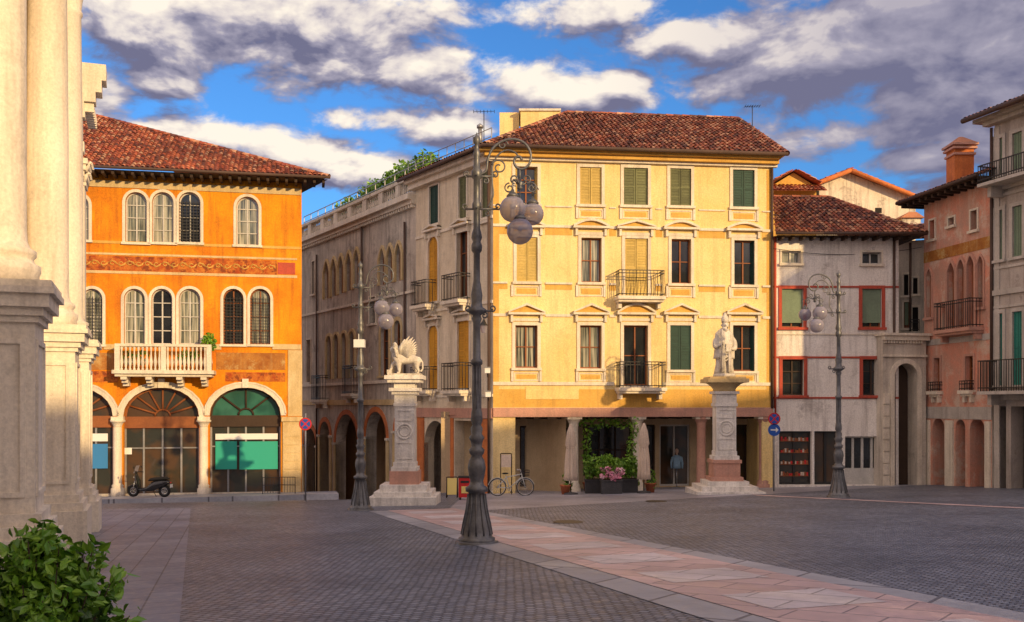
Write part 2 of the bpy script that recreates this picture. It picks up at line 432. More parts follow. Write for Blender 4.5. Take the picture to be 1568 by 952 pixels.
def bodybox(B,mat,z0,z1,u0,u1,dep,topface=True,rsk=0):
    fr=B.fr; mb=B.m('side_walls',mat); P=fr.P
    mb.poly([P(u0,z0,0),P(u0,z0,-dep),P(u0,z1,-dep),P(u0,z1,0)])
    mb.poly([P(u1,z0,0),P(u1-rsk,z0,-dep),P(u1-rsk,z1,-dep),P(u1,z1,0)])
    mb.poly([P(u0,z0,-dep),P(u1-rsk,z0,-dep),P(u1-rsk,z1,-dep),P(u0,z1,-dep)])
    if topface: mb.poly([P(u0,z1,-dep),P(u1-rsk,z1,-dep),P(u1,z1,0),P(u0,z1,0)])
def tiles(mb,poly,step=.21,row=.33,basemb=None):
    poly=[Vector(p) for p in poly]
    A=poly[0]; e=(poly[1]-A).normalized(); nrm=e.cross(poly[2]-A).normalized()
    if nrm.z<0: nrm=-nrm
    s=nrm.cross(e).normalized()
    if s.z<0: s=-s
    q=[((p-A).dot(e),(p-A).dot(s)) for p in poly]
    umin=min(a for a,b in q); umax=max(a for a,b in q); vmax=max(b for a,b in q)
    def ins(u,v):
        c=False
        for i in range(len(q)):
            a,b=q[i],q[i-1]
            if (a[1]>v)!=(b[1]>v) and u<(b[0]-a[0])*(v-a[1])/(b[1]-a[1])+a[0]: c=not c
        return c
    (basemb or mb).poly([p-nrm*.02 for p in poly])
    nu=int((umax-umin)/step)+1; nv=int(vmax/row)+1
    for i in range(nu):
        u=umin+(i+.5)*step
        for j in range(nv):
            v=(j+.5)*row
            if not ins(u,v): continue
            ju=random.uniform(-.018,.018); jl=random.uniform(-.012,.018)
            r0=.095;r1=.078
            rows=[]
            for vv,r,h in ((v-row*.5-.04,r0,.03+jl),(v+row*.5+.02,r1,.0)):
                rows.append([A+e*(u+ju+r*math.cos(a))+s*vv+nrm*(h+r*.75*math.sin(a)) for a in (math.pi*k/4 for k in range(5))])
            mb.grid(rows,False,True)
def ridge(mb,a,b,r=.12):
    a=Vector(a);b=Vector(b);n=max(1,int((b-a).length/.4)); d=(b-a)/n
    for i in range(n):
        mb.tube([a+d*i,a+d*(i+1.08)],[r,r*.82],8,False)
def ironbalc(B,x0,x1,yt,yb,proj=.7,slabm='stone_white',fr=None,belly=False):
    fr=fr or B.fr; cx=(x0+x1)/2; ua,ub=fr.u(x0),fr.u(x1); zt,zb=fr.z(cx,yt),fr.z(cx,yb)
    B.m('balcony_slabs',slabm).fb(fr,ua-.05,ub+.05,zb-.02,zb+.12,-.01,proj+.05)
    B.m('balcony_slabs',slabm).fb(fr,ua+.0,ub-.0,zb-.12,zb-.02,-.01,proj-.06)
    for u in (ua+.12,ub-.12):
        B.m('balcony_slabs',slabm).fb(fr,u-.07,u+.07,zb-.36,zb-.12,-.01,proj*.55)
    r=B.m('railings','iron'); h=.018
    for z in (zt,zb+.2,zt-.12):
        r.fb(fr,ua,ub,z-h,z+h,proj-.03,proj)
        r.fb(fr,ua,ua+.03,z-h,z+h,0,proj); r.fb(fr,ub-.03,ub,z-h,z+h,0,proj)
    n=max(3,int((ub-ua)/.14))
    for i in range(n+1):
        u=ua+(ub-ua)*i/n
        if belly:
            pts=[fr.P(u,zb+.12+(zt-zb-.12)*t,proj-.015+.13*math.sin(math.pi*min(1,t*1.5))*(t<.67)) for t in (0,.15,.33,.5,.67,1)]
            r.tube(pts,.010,4)
        else: r.fb(fr,u-.009,u+.009,zb+.1,zt,proj-.024,proj-.006)
    m=max(2,int(proj/.14))
    for i in range(1,m):
        w=proj*i/m
        for u in (ua,ub-.02): r.fb(fr,u,u+.02,zb+.1,zt,w-.01,w+.01)
def gutterpipe(B,px,ytop,ybot,w=.09,fr=None,mat='copper_gutter'):
    fr=fr or B.fr; u=fr.u(px); B.m('downpipe',mat).tube([fr.P(u,fr.z(px,ytop),w),fr.P(u,fr.z(px,ybot),w)],.055,8)
def band(B,x0,x1,y0,y1,mat,w=.05,fr=None,name='mouldings',w0=-.01):
    fr=fr or B.fr; ua,ub=fr.u(x0),fr.u(x1); xm=(x0+x1)/2
    B.m(name,mat).fb(fr,ua,ub,fr.z(xm,y1),fr.z(xm,y0),w0,w)
# =============== GROUND
g=M()
xs=[-600,-200,-90]+[x*1.5 for x in range(-40,41)]+[90,200,600]
ys=[-600,-200,-90]+[y*1.5 for y in range(-40,48)]+[90,200,600,1500]
rows=[[(x,y,gz(x,y)) for x in xs] for y in ys]
g.grid(rows,False,True); g.make('ground','cobble')
def sheet(name,pts,mat,h=.004):
    mb=M(); mb.poly([Vector((p[0],p[1],gz(p[0],p[1])+h)) for p in pts]); return mb.make(name,mat)
def strip(name,a0,a1,b0,b1,mat,h):
    mb=M(); n=30; rows=[]
    for i in range(n+1):
        t=i/n; p=a0.lerp(a1,t); q=b0.lerp(b1,t)
        rows.append([Vector((p.lerp(q,s).x,p.lerp(q,s).y,gz(p.lerp(q,s).x,p.lerp(q,s).y)+h)) for s in (0,.25,.5,.75,1)])
    mb.grid(rows,False,False); return mb.make(name,mat)
def ext(a,b,t): return b+(b-a)*t
K0,K1=G(565,783),G(1090,952); K1e=ext(K0,K1,.9)
k2=Vector((K1-K0)).normalized(); perp=Vector((-k2.y,k2.x,0)); 
if perp.x<0: perp=-perp
sheet('plaza_pavement',[K0,K1e,(40,K1e.y,0),(40,60,0),(-1.9,60,0),(-1.9,K0.y,0)],'plaza_slab',.004)
kw=.55
strip('stone_kerb_band',K0,K1e,K0+perp*kw,K1e+perp*kw,'kerb_slab',.008)
strip('pink_stone_band',K0+perp*(kw+.01),K1e+perp*(kw+.01),K0+perp*2.6,K1e+perp*2.6,'pink_slab',.012)
Lk=(K1e-K0).length; tt=1.0
while tt<Lk-2:
    a=K0+k2*tt; b=K0+k2*(tt+1.15)
    strip('pale_stone_inlay',a+perp*(kw+.35),b+perp*(kw+.35),a+perp*(2.25),b+perp*(2.25),'pale_slab',.016)
    tt+=2.3
strip('stone_kerb_band',K0+perp*2.61,K1e+perp*2.61,K0+perp*3.0,K1e+perp*3.0,'kerb_slab',.009)
a,b=G(1160,759),G(1568,779); strip('pink_stone_band',a,ext(a,b,.3),a+Vector((0,1.0,0)),ext(a,b,.3)+Vector((0,1.0,0)),'pink_slab',.009)
a,b=G(292,778),G(275,952); be=ext(a,b,.4)
strip('church_pavement',a,be,Vector((-14,a.y,0)),Vector((-9,be.y,0)),'church_slab',.005)
for (px,py) in ((1005,768),(870,800)):
    c=G(px,py); mb=M(); mb.lathe((c.x,c.y,c.z+.015),[(.35,0),(.35,.006)],20); mb.make('manhole_cover','iron')
# =============== ORANGE BUILDING
fo=pxfr(125,45,462,47)
B=Obj('orange_palazzo',fo.P(fo.L/2,-3,0),fo)
uL=fo.u(40); uR=fo.L
zb0=-3.6; zeO=fo.z(300,272)
for x0,x1 in ((192,225),(233,266),(274,307)): window(B,x0,294,x1,371,'glass','round',.13,frm='frame_white',glm='glass_curtain' if x0<270 else 'glass_dark',mull=1,bars=3,grille=x0>270)
window(B,362,301,396,375,'glass','round',.13,frm='frame_white',glm='glass_curtain',bars=3)
window(B,104,298,136,367,'glass','round',.13,frm='frame_white',glm='glass_curtain',bars=3)
for x0,x1 in ((126,157),(190,222),(232,264),(274,307),(342,373),(383,414)):
    window(B,x0,442,x1,527,'glass','round',.13,frm='frame_white' if x0<300 else 'wood_brown',glm='glass_dark' if x0 in (232,342) else 'glass_curtain',mull=1,bars=3,grille=True if x0 in(126,342,383) else False)
ops=B.ops
def oarch(x0,x1,y0,dep=.45):
    cx=(x0+x1)/2; ua,ub=fo.u(x0),fo.u(x1); zt=fo.z(cx,y0); r=(ub-ua)/2*.8
    ops.append((ua,ub,zb0,zt,'flat',dep)); return ua,ub,zt,r
for (x0,x1) in ((58,173),(189,305),(321,430)):
    ua,ub,zt,r=oarch(x0,x1,593)
    zs=zt-r; uc=(ua+ub)/2
    ring(B.m('arch_mouldings','stone_white'),fo,ua,ub,zs-.02,zt,'flat',.24,-.01,.08)
    ring(B.m('arch_mouldings','stone_white'),fo,ua-.2,ub+.2,zs+.1,zt+.2,'flat',.07,-.01,.12)
    B.m('arch_mouldings','stone_white').fb(fo,uc-.14,uc+.14,zt-.02,zt+.40,.0,.16)
    w=-.43
    gl=B.m('shop_glass','glass_shop' if x0<300 else 'glass_green')
    gl.poly([fo.P(p[0],p[1],w) for p in [(ua,zs-.3)]+arch(ua,ub,zs,r,'flat')+[(ub,zs-.3)]])
    B.m('shop_glass','glass_shop').poly([fo.P(ua,zb0,w),fo.P(ub,zb0,w),fo.P(ub,zs-.3,w),fo.P(ua,zs-.3,w)])
    fm=B.m('shop_frames','wood_brown' if x0<300 else 'wood_dark')
    fm.fb(fo,ua,ub,zs-.55,zs-.02,w+.001,w+.16)
    nn=8 if x0<300 else 4
    for k in range(1,nn):
        a=math.pi*k/nn; e=((ub-ua)/2*math.cos(a)+uc, zs+r*math.sin(a))
        fm.tube([fo.P(uc+.3*math.cos(a),zs+.28*math.sin(a),w+.05),fo.P(e[0],e[1],w+.05)],.05,4)
    fm.tube([fo.P(uc+.34*math.cos(math.pi*k/10),zs+.3*math.sin(math.pi*k/10),w+.05) for k in range(11)],.05,4)
    ring(fm,fo,ua+.08,ub-.08,zs,zt-.08,'flat',.08,w,w+.09)
    fm2=B.m('shop_frames','metal_grey')
    for k in range(5):
        u=ua+(ub-ua)*k/4; u=min(max(u,ua+.04),ub-.04)
        fm2.fb(fo,u-.04,u+.04,zb0,zs-.551,w+.002,w+.08)
    fm2.fb(fo,ua,ub,zs-1.5,zs-1.44,w+.003,w+.07)
    B.m('shop_frames','stone_white').fb(fo,ua,ub,zb0,gz(*fo.P(uc,0).xy)+.45,w+.004,w+.1)
zg=lambda px,py: fo.z(px,py)
for (x0,x1,y0,y1,mt) in ((329,362,676,719,'turquoise'),(366,425,676,719,'turquoise'),(329,425,664,673,'white_panel'),(110,163,680,718,'blue_panel'),(110,163,664,676,'white_panel'),(188,200,686,696,'white_panel')):
    B.m('shop_panels',mt).fb(fo,fo.u(x0),fo.u(x1),zg((x0+x1)/2,y1),zg((x0+x1)/2,y0),-.34,-.31)
wall(B.m('facade_wall','plaster_orange'),fo,uL,uR,zb0,zeO,ops)
bodybox(B,'plaster_orange',zb0,zeO,uL,uR,11,rsk=4.5)
band(B,90,424,394,416,'fresco_red',.012,name='painted_frieze'); band(B,425,452,402,420,'red_paint',.011,name='painted_frieze')
band(B,90,455,390,393,'stone_ochre',.03); band(B,90,455,417,421,'stone_ochre',.028)
band(B,90,461,372,376,'plaster_ochre',.03)
for a,b in ((90,124),(159,188),(310,339),(417,461)): band(B,a,b,527,535,'stone_ochre',.06)
for x0,x1 in ((128,180),(331,437)): band(B,x0,x1,540,566,'fresco_mix',.010,name='painted_frieze')
band(B,345,437,570,584,'fresco_red',.0105,name='painted_frieze')
band(B,128,181,568,585,'fresco_red',.0105,name='painted_frieze')
orn=B.m('frieze_ornament','plaster_ochre')
for k in range(22):
    px=132+k*13.5; u=fo.u(px); z=zg(262,405); sg=1 if k%2 else -1
    orn.tube([fo.P(u+.14*(1-t*.7)*math.cos(t*6)*1.2,z+sg*.12*(1-t*.6)*math.sin(t*6),.02) for t in [i/9 for i in range(10)]],.022,4)
    orn.tube([fo.P(u-.2,z,.02),fo.P(u-.05,z+sg*.14,.02),fo.P(u+.2,z-sg*.05,.02)],.016,4)
for px in (180,312):
    u=fo.u(px); zt=zg(px,643); zg0=zg(px,752)
    o=fo.P(u,0,-.05)
    B.m('arcade_columns','stone_white').lathe((o.x,o.y,0),[(.3,zg0-.4),(.3,zg0+.12),(.24,zg0+.18),(.27,zg0+.26),(.2,zg0+.34),(.195,zt-.35),(.17,zt-.32),(.2,zt-.3),(.2,zt-.26),(.27,zt-.1),(.33,zt-.08),(.33,zt)],16)
    B.m('arch_mouldings','stone_white').fb(fo,u-.27,u+.27,zt,zt+.16,-.3,.12)
B.m('corner_pier','stone_ochre').fb(fo,fo.u(433),fo.u(461),zb0,zg(447,645),-.1,.10)
B.m('corner_pier','stone_ochre').fb(fo,fo.u(431),fo.u(462)+.05,zg(447,645),zg(447,638),-.1,.18)
for k in range(9):
    z=zg(447,645)-.38*(k+1); B.m('corner_pier','stone_ochre').fb(fo,fo.u(435),fo.u(459),z-.34,z-.04,.10,.125)
B.m('corner_pier','stone_ochre').fb(fo,fo.u(441),fo.u(462)+.02,zg(447,637),zg(447,536),-.1,.045)
ua,ub=fo.u(183),fo.u(327); zt,zb=zg(255,529),zg(255,568)
st=B.m('stone_balcony','stone_white')
st.fb(fo,ua-.12,ub+.12,zb-.16,zb,0,1.25); st.fb(fo,ua-.02,ub+.02,zb-.28,zb-.16,0,1.1)
st.fb(fo,ua,ub,zt-.11,zt,1.0,1.22); st.fb(fo,ua,ua+.2,zt-.11,zt,0,1.0); st.fb(fo,ub-.2,ub,zt-.11,zt,0,1.0)
n=22
prof=lambda h:[(.06,0),(.06,.05),(.035,.1),(.08,h*.35),(.04,h*.6),(.03,h*.8),(.06,h*.93),(.06,h)]
h=zt-.11-zb
for k in range(n+1):
    u=ua+.1+(ub-ua-.2)*k/n
    if k in (0,11,22): st.fb(fo,u-.11,u+.11,zb,zt-.11,1.01,1.21)
    else:
        p=fo.P(u,zb,1.11); st.lathe(p,prof(h),8)
for k in range(1,7):
    for u in (ua+.1,ub-.1):
        p=fo.P(u,zb,1.0*k/7); st.lathe(p,prof(h),8)
for u in (ua+.35,ua+(ub-ua)*.34,ua+(ub-ua)*.66,ub-.35):
    for q,(zz,ww) in enumerate(((.0,1.05),(.14,.75),(.28,.45))): st.fb(fo,u-.13,u+.13,zb-.28-zz-.14,zb-.28-zz,0,ww)
ze=zeO+.1
E1=fo.P(fo.L+1.25,ze,1.1); E0=fo.P(uL-1,ze,1.1); fa_=fo.off(-7.5); uA_=fa_.u(150); zA=fa_.z(150,178)
AP=fa_.P(uA_,zA); APL=fa_.P(uA_-9,zA)
sdir=Vector((-.53,.85,0)); BK=E1+sdir*13.5
tm=B.m('roof_tiles','roof_tile')
tiles(tm,[E0,E1,AP,APL]); tm.poly([E1,BK,AP])
ridge(tm,E1,AP); ridge(tm,AP,APL)
so=B.m('eaves','wood_dark')
so.poly([fo.P(uL-1,ze-.13,1.05),fo.P(fo.L+1.2,ze-.13,1.05),BK-Vector((0.05,0,.13)),fo.P(uL-1,ze-.13,-12)])
for k in range(46):
    u=uL-.8+k*.42
    if u<fo.L+1.2: so.fb(fo,u-.06,u+.06,ze-.30,ze-.14,-.0,1.0)
B.m('gutter','copper_gutter').tube([fo.P(uL-1,ze-.06,1.2),fo.P(fo.L+1.3,ze-.06,1.2)],.07,8)
band(B,90,461,281,291,'stone_ochre',.05)
pv=B.m('raised_pavement','kerb_slab')
P=fo.P
n=20
for k in range(n):
    a=uL-2+(uR+1.6-uL+2)*k/n; b=uL-2+(uR+1.6-uL+2)*(k+1)/n
    q=[P(a,0,3.4),P(b,0,3.4),P(b,0,-.0),P(a,0,0)]
    tp=[Vector((v.x,v.y,-.0484*v.y+.017*v.x)) for v in q]
    pv.hexa([Vector((v.x,v.y,v.z-.9)) for v in tp]+tp)
B.done()
def leaves(mb,c,rad,n,size,flat=0.6):
    for _ in range(n):
        while True:
            p=Vector((random.uniform(-1,1),random.uniform(-1,1),random.uniform(-1,1)))
            if p.length<1: break
        if p.length<.55 and random.random()<.5: p=p.normalized()*random.uniform(.6,1.0)
        q=Vector((c[0]+p.x*rad[0],c[1]+p.y*rad[1],c[2]+p.z*rad[2]))
        d=Vector((random.gauss(0,1),random.gauss(0,1),random.gauss(.3,.8))).normalized()
        e=d.cross(Vector((random.gauss(0,1),random.gauss(0,1),random.gauss(0,1)))).normalized()
        s=size*random.uniform(.6,1.3); f=d.cross(e)*s*.18
        i=len(mb.v)
        mb.v.extend([tuple(v) for v in (q-d*s,q-d*s*.2+e*s*.5+f,q+d*s*.4+e*s*.38+f,q+d*s,q+d*s*.4-e*s*.38+f,q-d*s*.2-e*s*.5+f)])
        mb.f.append((i,i+1,i+2,i+3)); mb.f.append((i,i+3,i+4,i+5)); mb.sm+= [False,False]
O=Obj('balcony_plants',fo.P(fo.u(322),zt,.9))
lm=O.m('foliage','leaf'); p=fo.P(fo.u(322),zt+.12,.75); leaves(lm,p,(.35,.3,.45),260,.09)
for px in (200,222,285,300): leaves(lm,fo.P(fo.u(px),zb+.6,.7),(.3,.25,.35),90,.08)
O.m('pots','terracotta').fb(fo,fo.u(314),fo.u(327),zb,zb+.35,.55,.95); O.done()
# =============== GREY GOTHIC BUILDING
fg=pxfr(460,60,637,46.5)
B=Obj('gothic_palazzo',fg.P(fg.L/2,-3,0),fg); ops=B.ops
zt=fg.z(637,297)+0; z0=-5
W=lambda x0,x1,y0,y1,**k: window(B,x0,y0,x1,y1,**k)
for x0 in (497,508,519,531,543):
    W(x0,x0+8.5,400-(x0-497)*.40,457-(x0-497)*.36,style='curtain',ar='point',sur=.15,surm='stone_ochre',glm='glass_curtain',mull=0,bars=2,sill=False,sw=.1)
for x0 in (582,594,607): W(x0,x0+9,380-(x0-582)*.3,436-(x0-582)*.25,style='curtain',ar='point',sur=.16,surm='stone_ochre',glm='glass_curtain',mull=0,bars=2,sill=False,sw=.1)
for x0 in (501,512,524,536,): W(x0,x0+8,514-(x0-501)*.2,580-(x0-501)*.05,style='curtain',ar='round',sur=.15,surm='stone_ochre',mull=0,bars=2,sill=False,sw=.1)
W(566,575,455,495,style='dark',sur=.1); W(583,596,495,575,style='curtain',ar='round',sur=.18,surm='stone_ochre'); W(604,614,490,575,style='curtain',ar='round',sur=.18,surm='stone_ochre')
W(470,476,520,585,style='dark',sur=.05); W(478,482,400,450,style='dark',sur=.05)
for (x0,x1,y0) in ((466,484,655),(490,505,645),(514,548,634),(560,592,630),(606,632,630)):
    cx=(x0+x1)/2; ua,ub=fg.u(x0),fg.u(x1); zz=fg.z(cx,y0)
    ops.append((ua,ub,z0,zz,'round',.6)); ring(B.m('brick_arches','brick_orange'),fg,ua,ub,zz-rise_of(ua,ub,'round'),zz,'round',.26,-.01,.04)
    for ue,s in ((ua,-1),(ub,1)):
        zc=zz-rise_of(ua,ub,'round'); B.m('piers','stone_ochre').fb(fg,min(ue,ue+s*.28),max(ue,ue+s*.28),z0,zc-.12,-.5,.06)
        B.m('piers','stone_white').fb(fg,min(ue,ue+s*.34),max(ue,ue+s*.34),zc-.12,zc-.002,-.5,.12)
wall(B.m('facade_wall','plaster_grey'),fg,-3,fg.L,z0,zt,ops)
bodybox(B,'plaster_grey',z0,zt,-3,fg.L,9)
wall(B.m('arcade_inner_wall','arcade_wall'),fg.off(-3.2),-3,fg.L,z0,3,[(3,4,z0,.3,'round',.3),(8,9,z0,.4,None,.3),(12,13.2,z0,.4,None,.3)])
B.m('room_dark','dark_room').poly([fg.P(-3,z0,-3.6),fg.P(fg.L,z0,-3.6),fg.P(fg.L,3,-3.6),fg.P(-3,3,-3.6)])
B.m('arcade_ceiling','wood_dark').poly([fg.P(-3,2.9,-.5),fg.P(fg.L,2.9,-.5),fg.P(fg.L,2.9,-3.2),fg.P(-3,2.9,-3.2)])
mo=B.m('cornice','stone_white')
zc=zt
mo.fb(fg,-3,fg.L,zc-.25,zc,-.01,.45); mo.fb(fg,-3,fg.L,zc-.45,zc-.25,-.01,.25)
for k in range(70):
    u=-3+k*.27
    if u<fg.L-.1: mo.fb(fg,u,u+.12,zc-.6,zc-.45,-.01,.2)
ba=B.m('terrace_balustrade','plaster_beige')
ba.fb(fg,-3,fg.L,zc,zc+.25,-.4,-.05); ba.fb(fg,-3,fg.L,zc+.85,zc+1.0,-.42,-.03)
for k in range(10):
    u=-3+k*2.05; ba.fb(fg,u,u+.5,zc+.25,zc+.85,-.38,-.07)
for k in range(80):
    u=-2.4+k*.235
    if u<fg.L: ba.lathe(fg.P(u,zc+.25,-.22),[(.06,0),(.04,.08),(.07,.22),(.03,.42),(.05,.6)],6)
band(B,452,637,612,620,'stone_ochre',.08)
zz=fg.z(560,585); mo.fb(fg,-3,fg.L,zz-.1,zz+.05,-.01,.12)
zz=fg.z(560,458); mo.fb(fg,-3,fg.L,zz-.2,zz-.08,-.01,.1)
for px in (487,556,622): gutterpipe(B,px,390 if px<500 else 340,770)
ironbalc(B,537,551,560,606,.5)
ironbalc(B,489,503,575,615,.5)
rl=B.m('terrace_railing','metal_grey')
for k in range(14):
    u=-1+k*1.2; rl.fb(fg,u,u+.04,zc+1,zc+1.7,-.6,-.56)
for h in (1.35,1.7): rl.fb(fg,-1,fg.L,zc+h-.02,zc+h+.02,-.6,-.56)
B.done()
O=Obj('roof_garden_hedge',fg.P(8,zt,-4)); lm=O.m('foliage','leaf'); O.m('planter_box','planter_grey').fb(fg,0,13,zt,zt+.7,-2.4,-1.6)
for k in range(30):
    u=.5+k*.42; p=fg.P(u,zt+1.25+.03*k+random.uniform(-.1,.4),-2.0); leaves(lm,p,(.45,.6,random.uniform(.6,1.0)),100,.12)
for k in range(12):
    u=6+k*.5; p=fg.P(u,zt+2.6+random.uniform(-.1,.2),-3.2); leaves(lm,p,(.45,.6,.5),80,.12)
tr=O.m('pergola','metal_grey')
for k in range(8):
    u=4+k*1.2; tr.fb(fg,u,u+.05,zt,zt+2.9,-3.2,-3.15)
tr.fb(fg,4,12.5,zt+2.86,zt+2.92,-3.2,-3.15)
O.done()
# =============== MAIN BUILDING (wing + facade)
fm_=pxfr(755,41,1183,42.4); fw=pxfr(637,46.5,755,41)
B=Obj('cream_palazzo',fm_.P(fm_.L/2,-2.2,0),fm_); ops=B.ops
z0=-3.2; zeM=fm_.z(960,236)
Wn=lambda x0,y0,x1,y1,st='glass',**k: window(B,x0,y0,x1,y1,st,**k)
def apron(x0,x1,y0,y1,fr=None):
    fr=fr or B.fr; cx=(x0+x1)/2
    ua,ub=fr.u(x0),fr.u(x1); za,zb=fr.z(cx,y1),fr.z(cx,y0)
    a=B.m('apron_panels','stone_white')
    for s in ((ua,ub,zb-.05,zb),(ua,ub,za,za+.05),(ua,ua+.05,za+.05,zb-.05),(ub-.05,ub,za+.05,zb-.05)): a.fb(fr,*s,-.01,.03)
    B.m('apron_panels','plaster_ochre').fb(fr,ua+.12,ub-.12,za+.1,zb-.1,-.01,.02)
    for u in (ua-.12,ub+.02): a.fb(fr,u,u+.1,za-.02,zb+.05,-.01,.07)
def pediment(x0,x1,yt,yb,kind,fr=None):
    fr=fr or B.fr; cx=(x0+x1)/2; ua,ub=fr.u(x0),fr.u(x1); zb,zt=fr.z(cx,yb),fr.z(cx,yt)
    a=B.m('pediments','stone_white')
    a.fb(fr,ua,ub,zb,zb+.09,-.01,.24)
    n=14 if kind=='seg' else 2
    up=[];lo=[]
    for i in range(n+1):
        t=i/n; u=ua+(ub-ua)*t
        z=zb+.09+(zt-zb-.09)*(math.sin(math.pi*t) if kind=='seg' else 1-abs(2*t-1))
        up.append((u,z+.05)); lo.append((u,max(zb+.085,z-.05)))
    for i in range(n):
        a.poly([fr.P(*lo[i],.24),fr.P(*lo[i+1],.24),fr.P(*up[i+1],.24),fr.P(*up[i],.24)])
        a.poly([fr.P(*up[i],.24),fr.P(*up[i+1],.24),fr.P(*up[i+1],0),fr.P(*up[i],0)])
        a.poly([fr.P(*lo[i],.24),fr.P(*lo[i+1],.24),fr.P(*lo[i+1],0),fr.P(*lo[i],0)])
    B.m('pediments','plaster_ochre').poly([fr.P(ua+.05,zb+.09,.1)]+[fr.P(u,z,.1) for u,z in lo]+[fr.P(ub-.05,zb+.09,.1)])
    a.fb(fr,ua+.12,ub-.12,zb-.26,zb-.14,-.01,.06)
    for u in (ua+.1,ub-.2): a.fb(fr,u,u+.1,zb-.3,zb,-.01,.14)
cols=[(789,823),(888,921),(955,992),(1026,1058),(1122,1155)]
dy=[0,1,2,3,5]
st1=['half','shut','shut','shut','shut']
for (x0,x1),d,s in zip(cols,dy,st1):
    Wn(x0,255+d,x1,312+d,s,shm='shutter_yellow' if x0<900 else 'shutter_olive' if x0<1100 else 'shutter_green',sur=.13); apron(x0-2,x1+2,319+d,333+d)
st2=[('shut','shutter_yellow'),('glass','shutter_green'),('shut','shutter_yellow'),('glass',''),('half','shutter_green')]
for (x0,x1),d,(s,mm) in zip(cols,dy,st2):
    yb=431+d if x0!=955 else 455
    Wn(x0+2,363+d,x1,yb,s,shm=mm or 'shutter_green',sur=.13,frm='wood_brown',bars=1,glm='glass_dark' if x0!=888 else 'glass_curtain'); pediment(x0-11,x1+11,336+d*1.2,349+d,'seg' if x0 in(789,888,1026,1122) else 'tri')
    if x0!=955: apron(x0-2,x1+2,438+d*.6,453+d*.6)
st3=[('glass','shutter_yellow'),('glass',''),('glass',''),('shut','shutter_green'),('half','shutter_green')]
for (x0,x1),d,(s,mm) in zip(cols,dy,st3):
    yb=563+d if x0!=955 else 590
    Wn(x0,498,x1,yb,s,shm=mm or 'shutter_green',sur=.13,frm='wood_brown',bars=1,glm='glass_curtain' if x0 in (789,888) else 'glass_dark'); pediment(x0-11,x1+11,466,482,'tri' if x0 in (789,888,1026,1122) else 'seg')
    if x0!=955: apron(x0-2,x1+2,570+d*.5,583+d*.5)
ironbalc(B,942,1010,417,460,.75,belly=True); ironbalc(B,943,1012,555,598,.75)
ua,ub=fm_.u(789),fm_.u(1167); zl=fm_.z(960,638)
ops.append((ua,ub,z0,zl,None,.55))
wall(B.m('facade_wall','plaster_cream'),fm_,0,fm_.L,z0,zeM,ops)
P=fm_.P
sw=B.m('side_walls','plaster_cream')
sw.poly([P(fm_.L,z0,0),P(fm_.L,z0,-11),P(fm_.L,zeM,-11),P(fm_.L,zeM,0)])
sw.poly([P(fm_.L,z0,-11),P(-1,z0,-11),P(-1,zeM,-11),P(fm_.L,zeM,-11)])
band(B,755,1183,624,638,'stone_pink',.10); band(B,755,1183,596,623,'plaster_ochre',.012,name='plinth_band'); band(B,805,886,592,611,'plaster_cream',.03)
for (y0,y1,mt,w) in ((347,351,'stone_white',.06),(351,362,'plaster_ochre',.012),(434,437,'stone_white',.07),(437,445,'plaster_ochre',.012),(482,486,'stone_white',.05),(318,320,'stone_white',.05),(585,590,'stone_white',.07)):
    segs=[]; last=755
    for (x0,x1) in cols:
        a,b=(x0-12,x1+12); segs.append((last,a)); last=b
    segs.append((last,1183))
    full = y0 in (585,)
    for (a,b) in ([(755,940),(1014,1183)] if full else segs):
        fr=fm_; B.m('string_courses' if mt!='plaster_ochre' else 'painted_bands',mt).fb(fr,fr.u(a),fr.u(b),fr.z(969,y1),fr.z(969,y0),-.01,w)
for a,b in ((755,764),(1174,1183)): B.m('corner_strips','plaster_ochre').fb(fm_,fm_.u(a)+.002,fm_.u(b)-.002,zl+1,zeM-.5,-.01,.016)
for a,b,w,mt in ((zeM-.14,zeM,.6,'plaster_ochre'),(zeM-.30,zeM-.14,.38,'plaster_ochre'),(zeM-.40,zeM-.30,.18,'stone_white')):
    B.m('roof_cornice',mt).fb(fm_,-w,fm_.L+.15,a,b,-.01,w)
for px,mt in ((880,'stone_white'),(978,'stone_white'),(1076,'stone_pink'),(1172,'stone_pink')):
    u=fm_.u(px); o=P(u,0,-.22); zg0=gz(o.x,o.y)
    B.m('arcade_columns',mt).lathe((o.x,o.y,0),[(.3,zg0-.4),(.3,zg0+.14),(.25,zg0+.2),(.27,zg0+.28),(.2,zg0+.36),(.185,zl-.4),(.21,zl-.36),(.19,zl-.3),(.27,zl-.14),(.3,zl-.12),(.3,zl)],16)
    B.m('arcade_columns','stone_white').fb(fm_,u-.31,u+.31,zl-.1,zl-.002,-.52,.05)
fi=fm_.off(-3.0); iop=[]
def iw(x0,y0,x1,y1,glm='glass_shop',mull=1,bars=0,frm='wood_dark'):
    cx=(x0+x1)/2; ua,ub=fi.u(x0),fi.u(x1); za,zb=fi.z(cx,y1),fi.z(cx,y0); iop.append((ua,ub,za,zb,None,.2))
    B.m('shop_glass',glm).poly([fi.P(ua,za,-.18),fi.P(ub,za,-.18),fi.P(ub,zb,-.18),fi.P(ua,zb,-.18)])
    fm=B.m('shop_frames',frm); ring(fm,fi,ua+.07,ub-.07,za+.07,zb-.07,None,.07,-.18,-.1); fm.fb(fi,ua,ub,za,za+.08,-.18,-.1)
    for i in range(mull):
        u=ua+(ub-ua)*(i+1)/(mull+1); fm.fb(fi,u-.035,u+.035,za,zb,-.18,-.11)
    for i in range(bars):
        z=za+(zb-za)*(i+1)/(bars+1); fm.fb(fi,ua,ub,z-.03,z+.03,-.18,-.115)
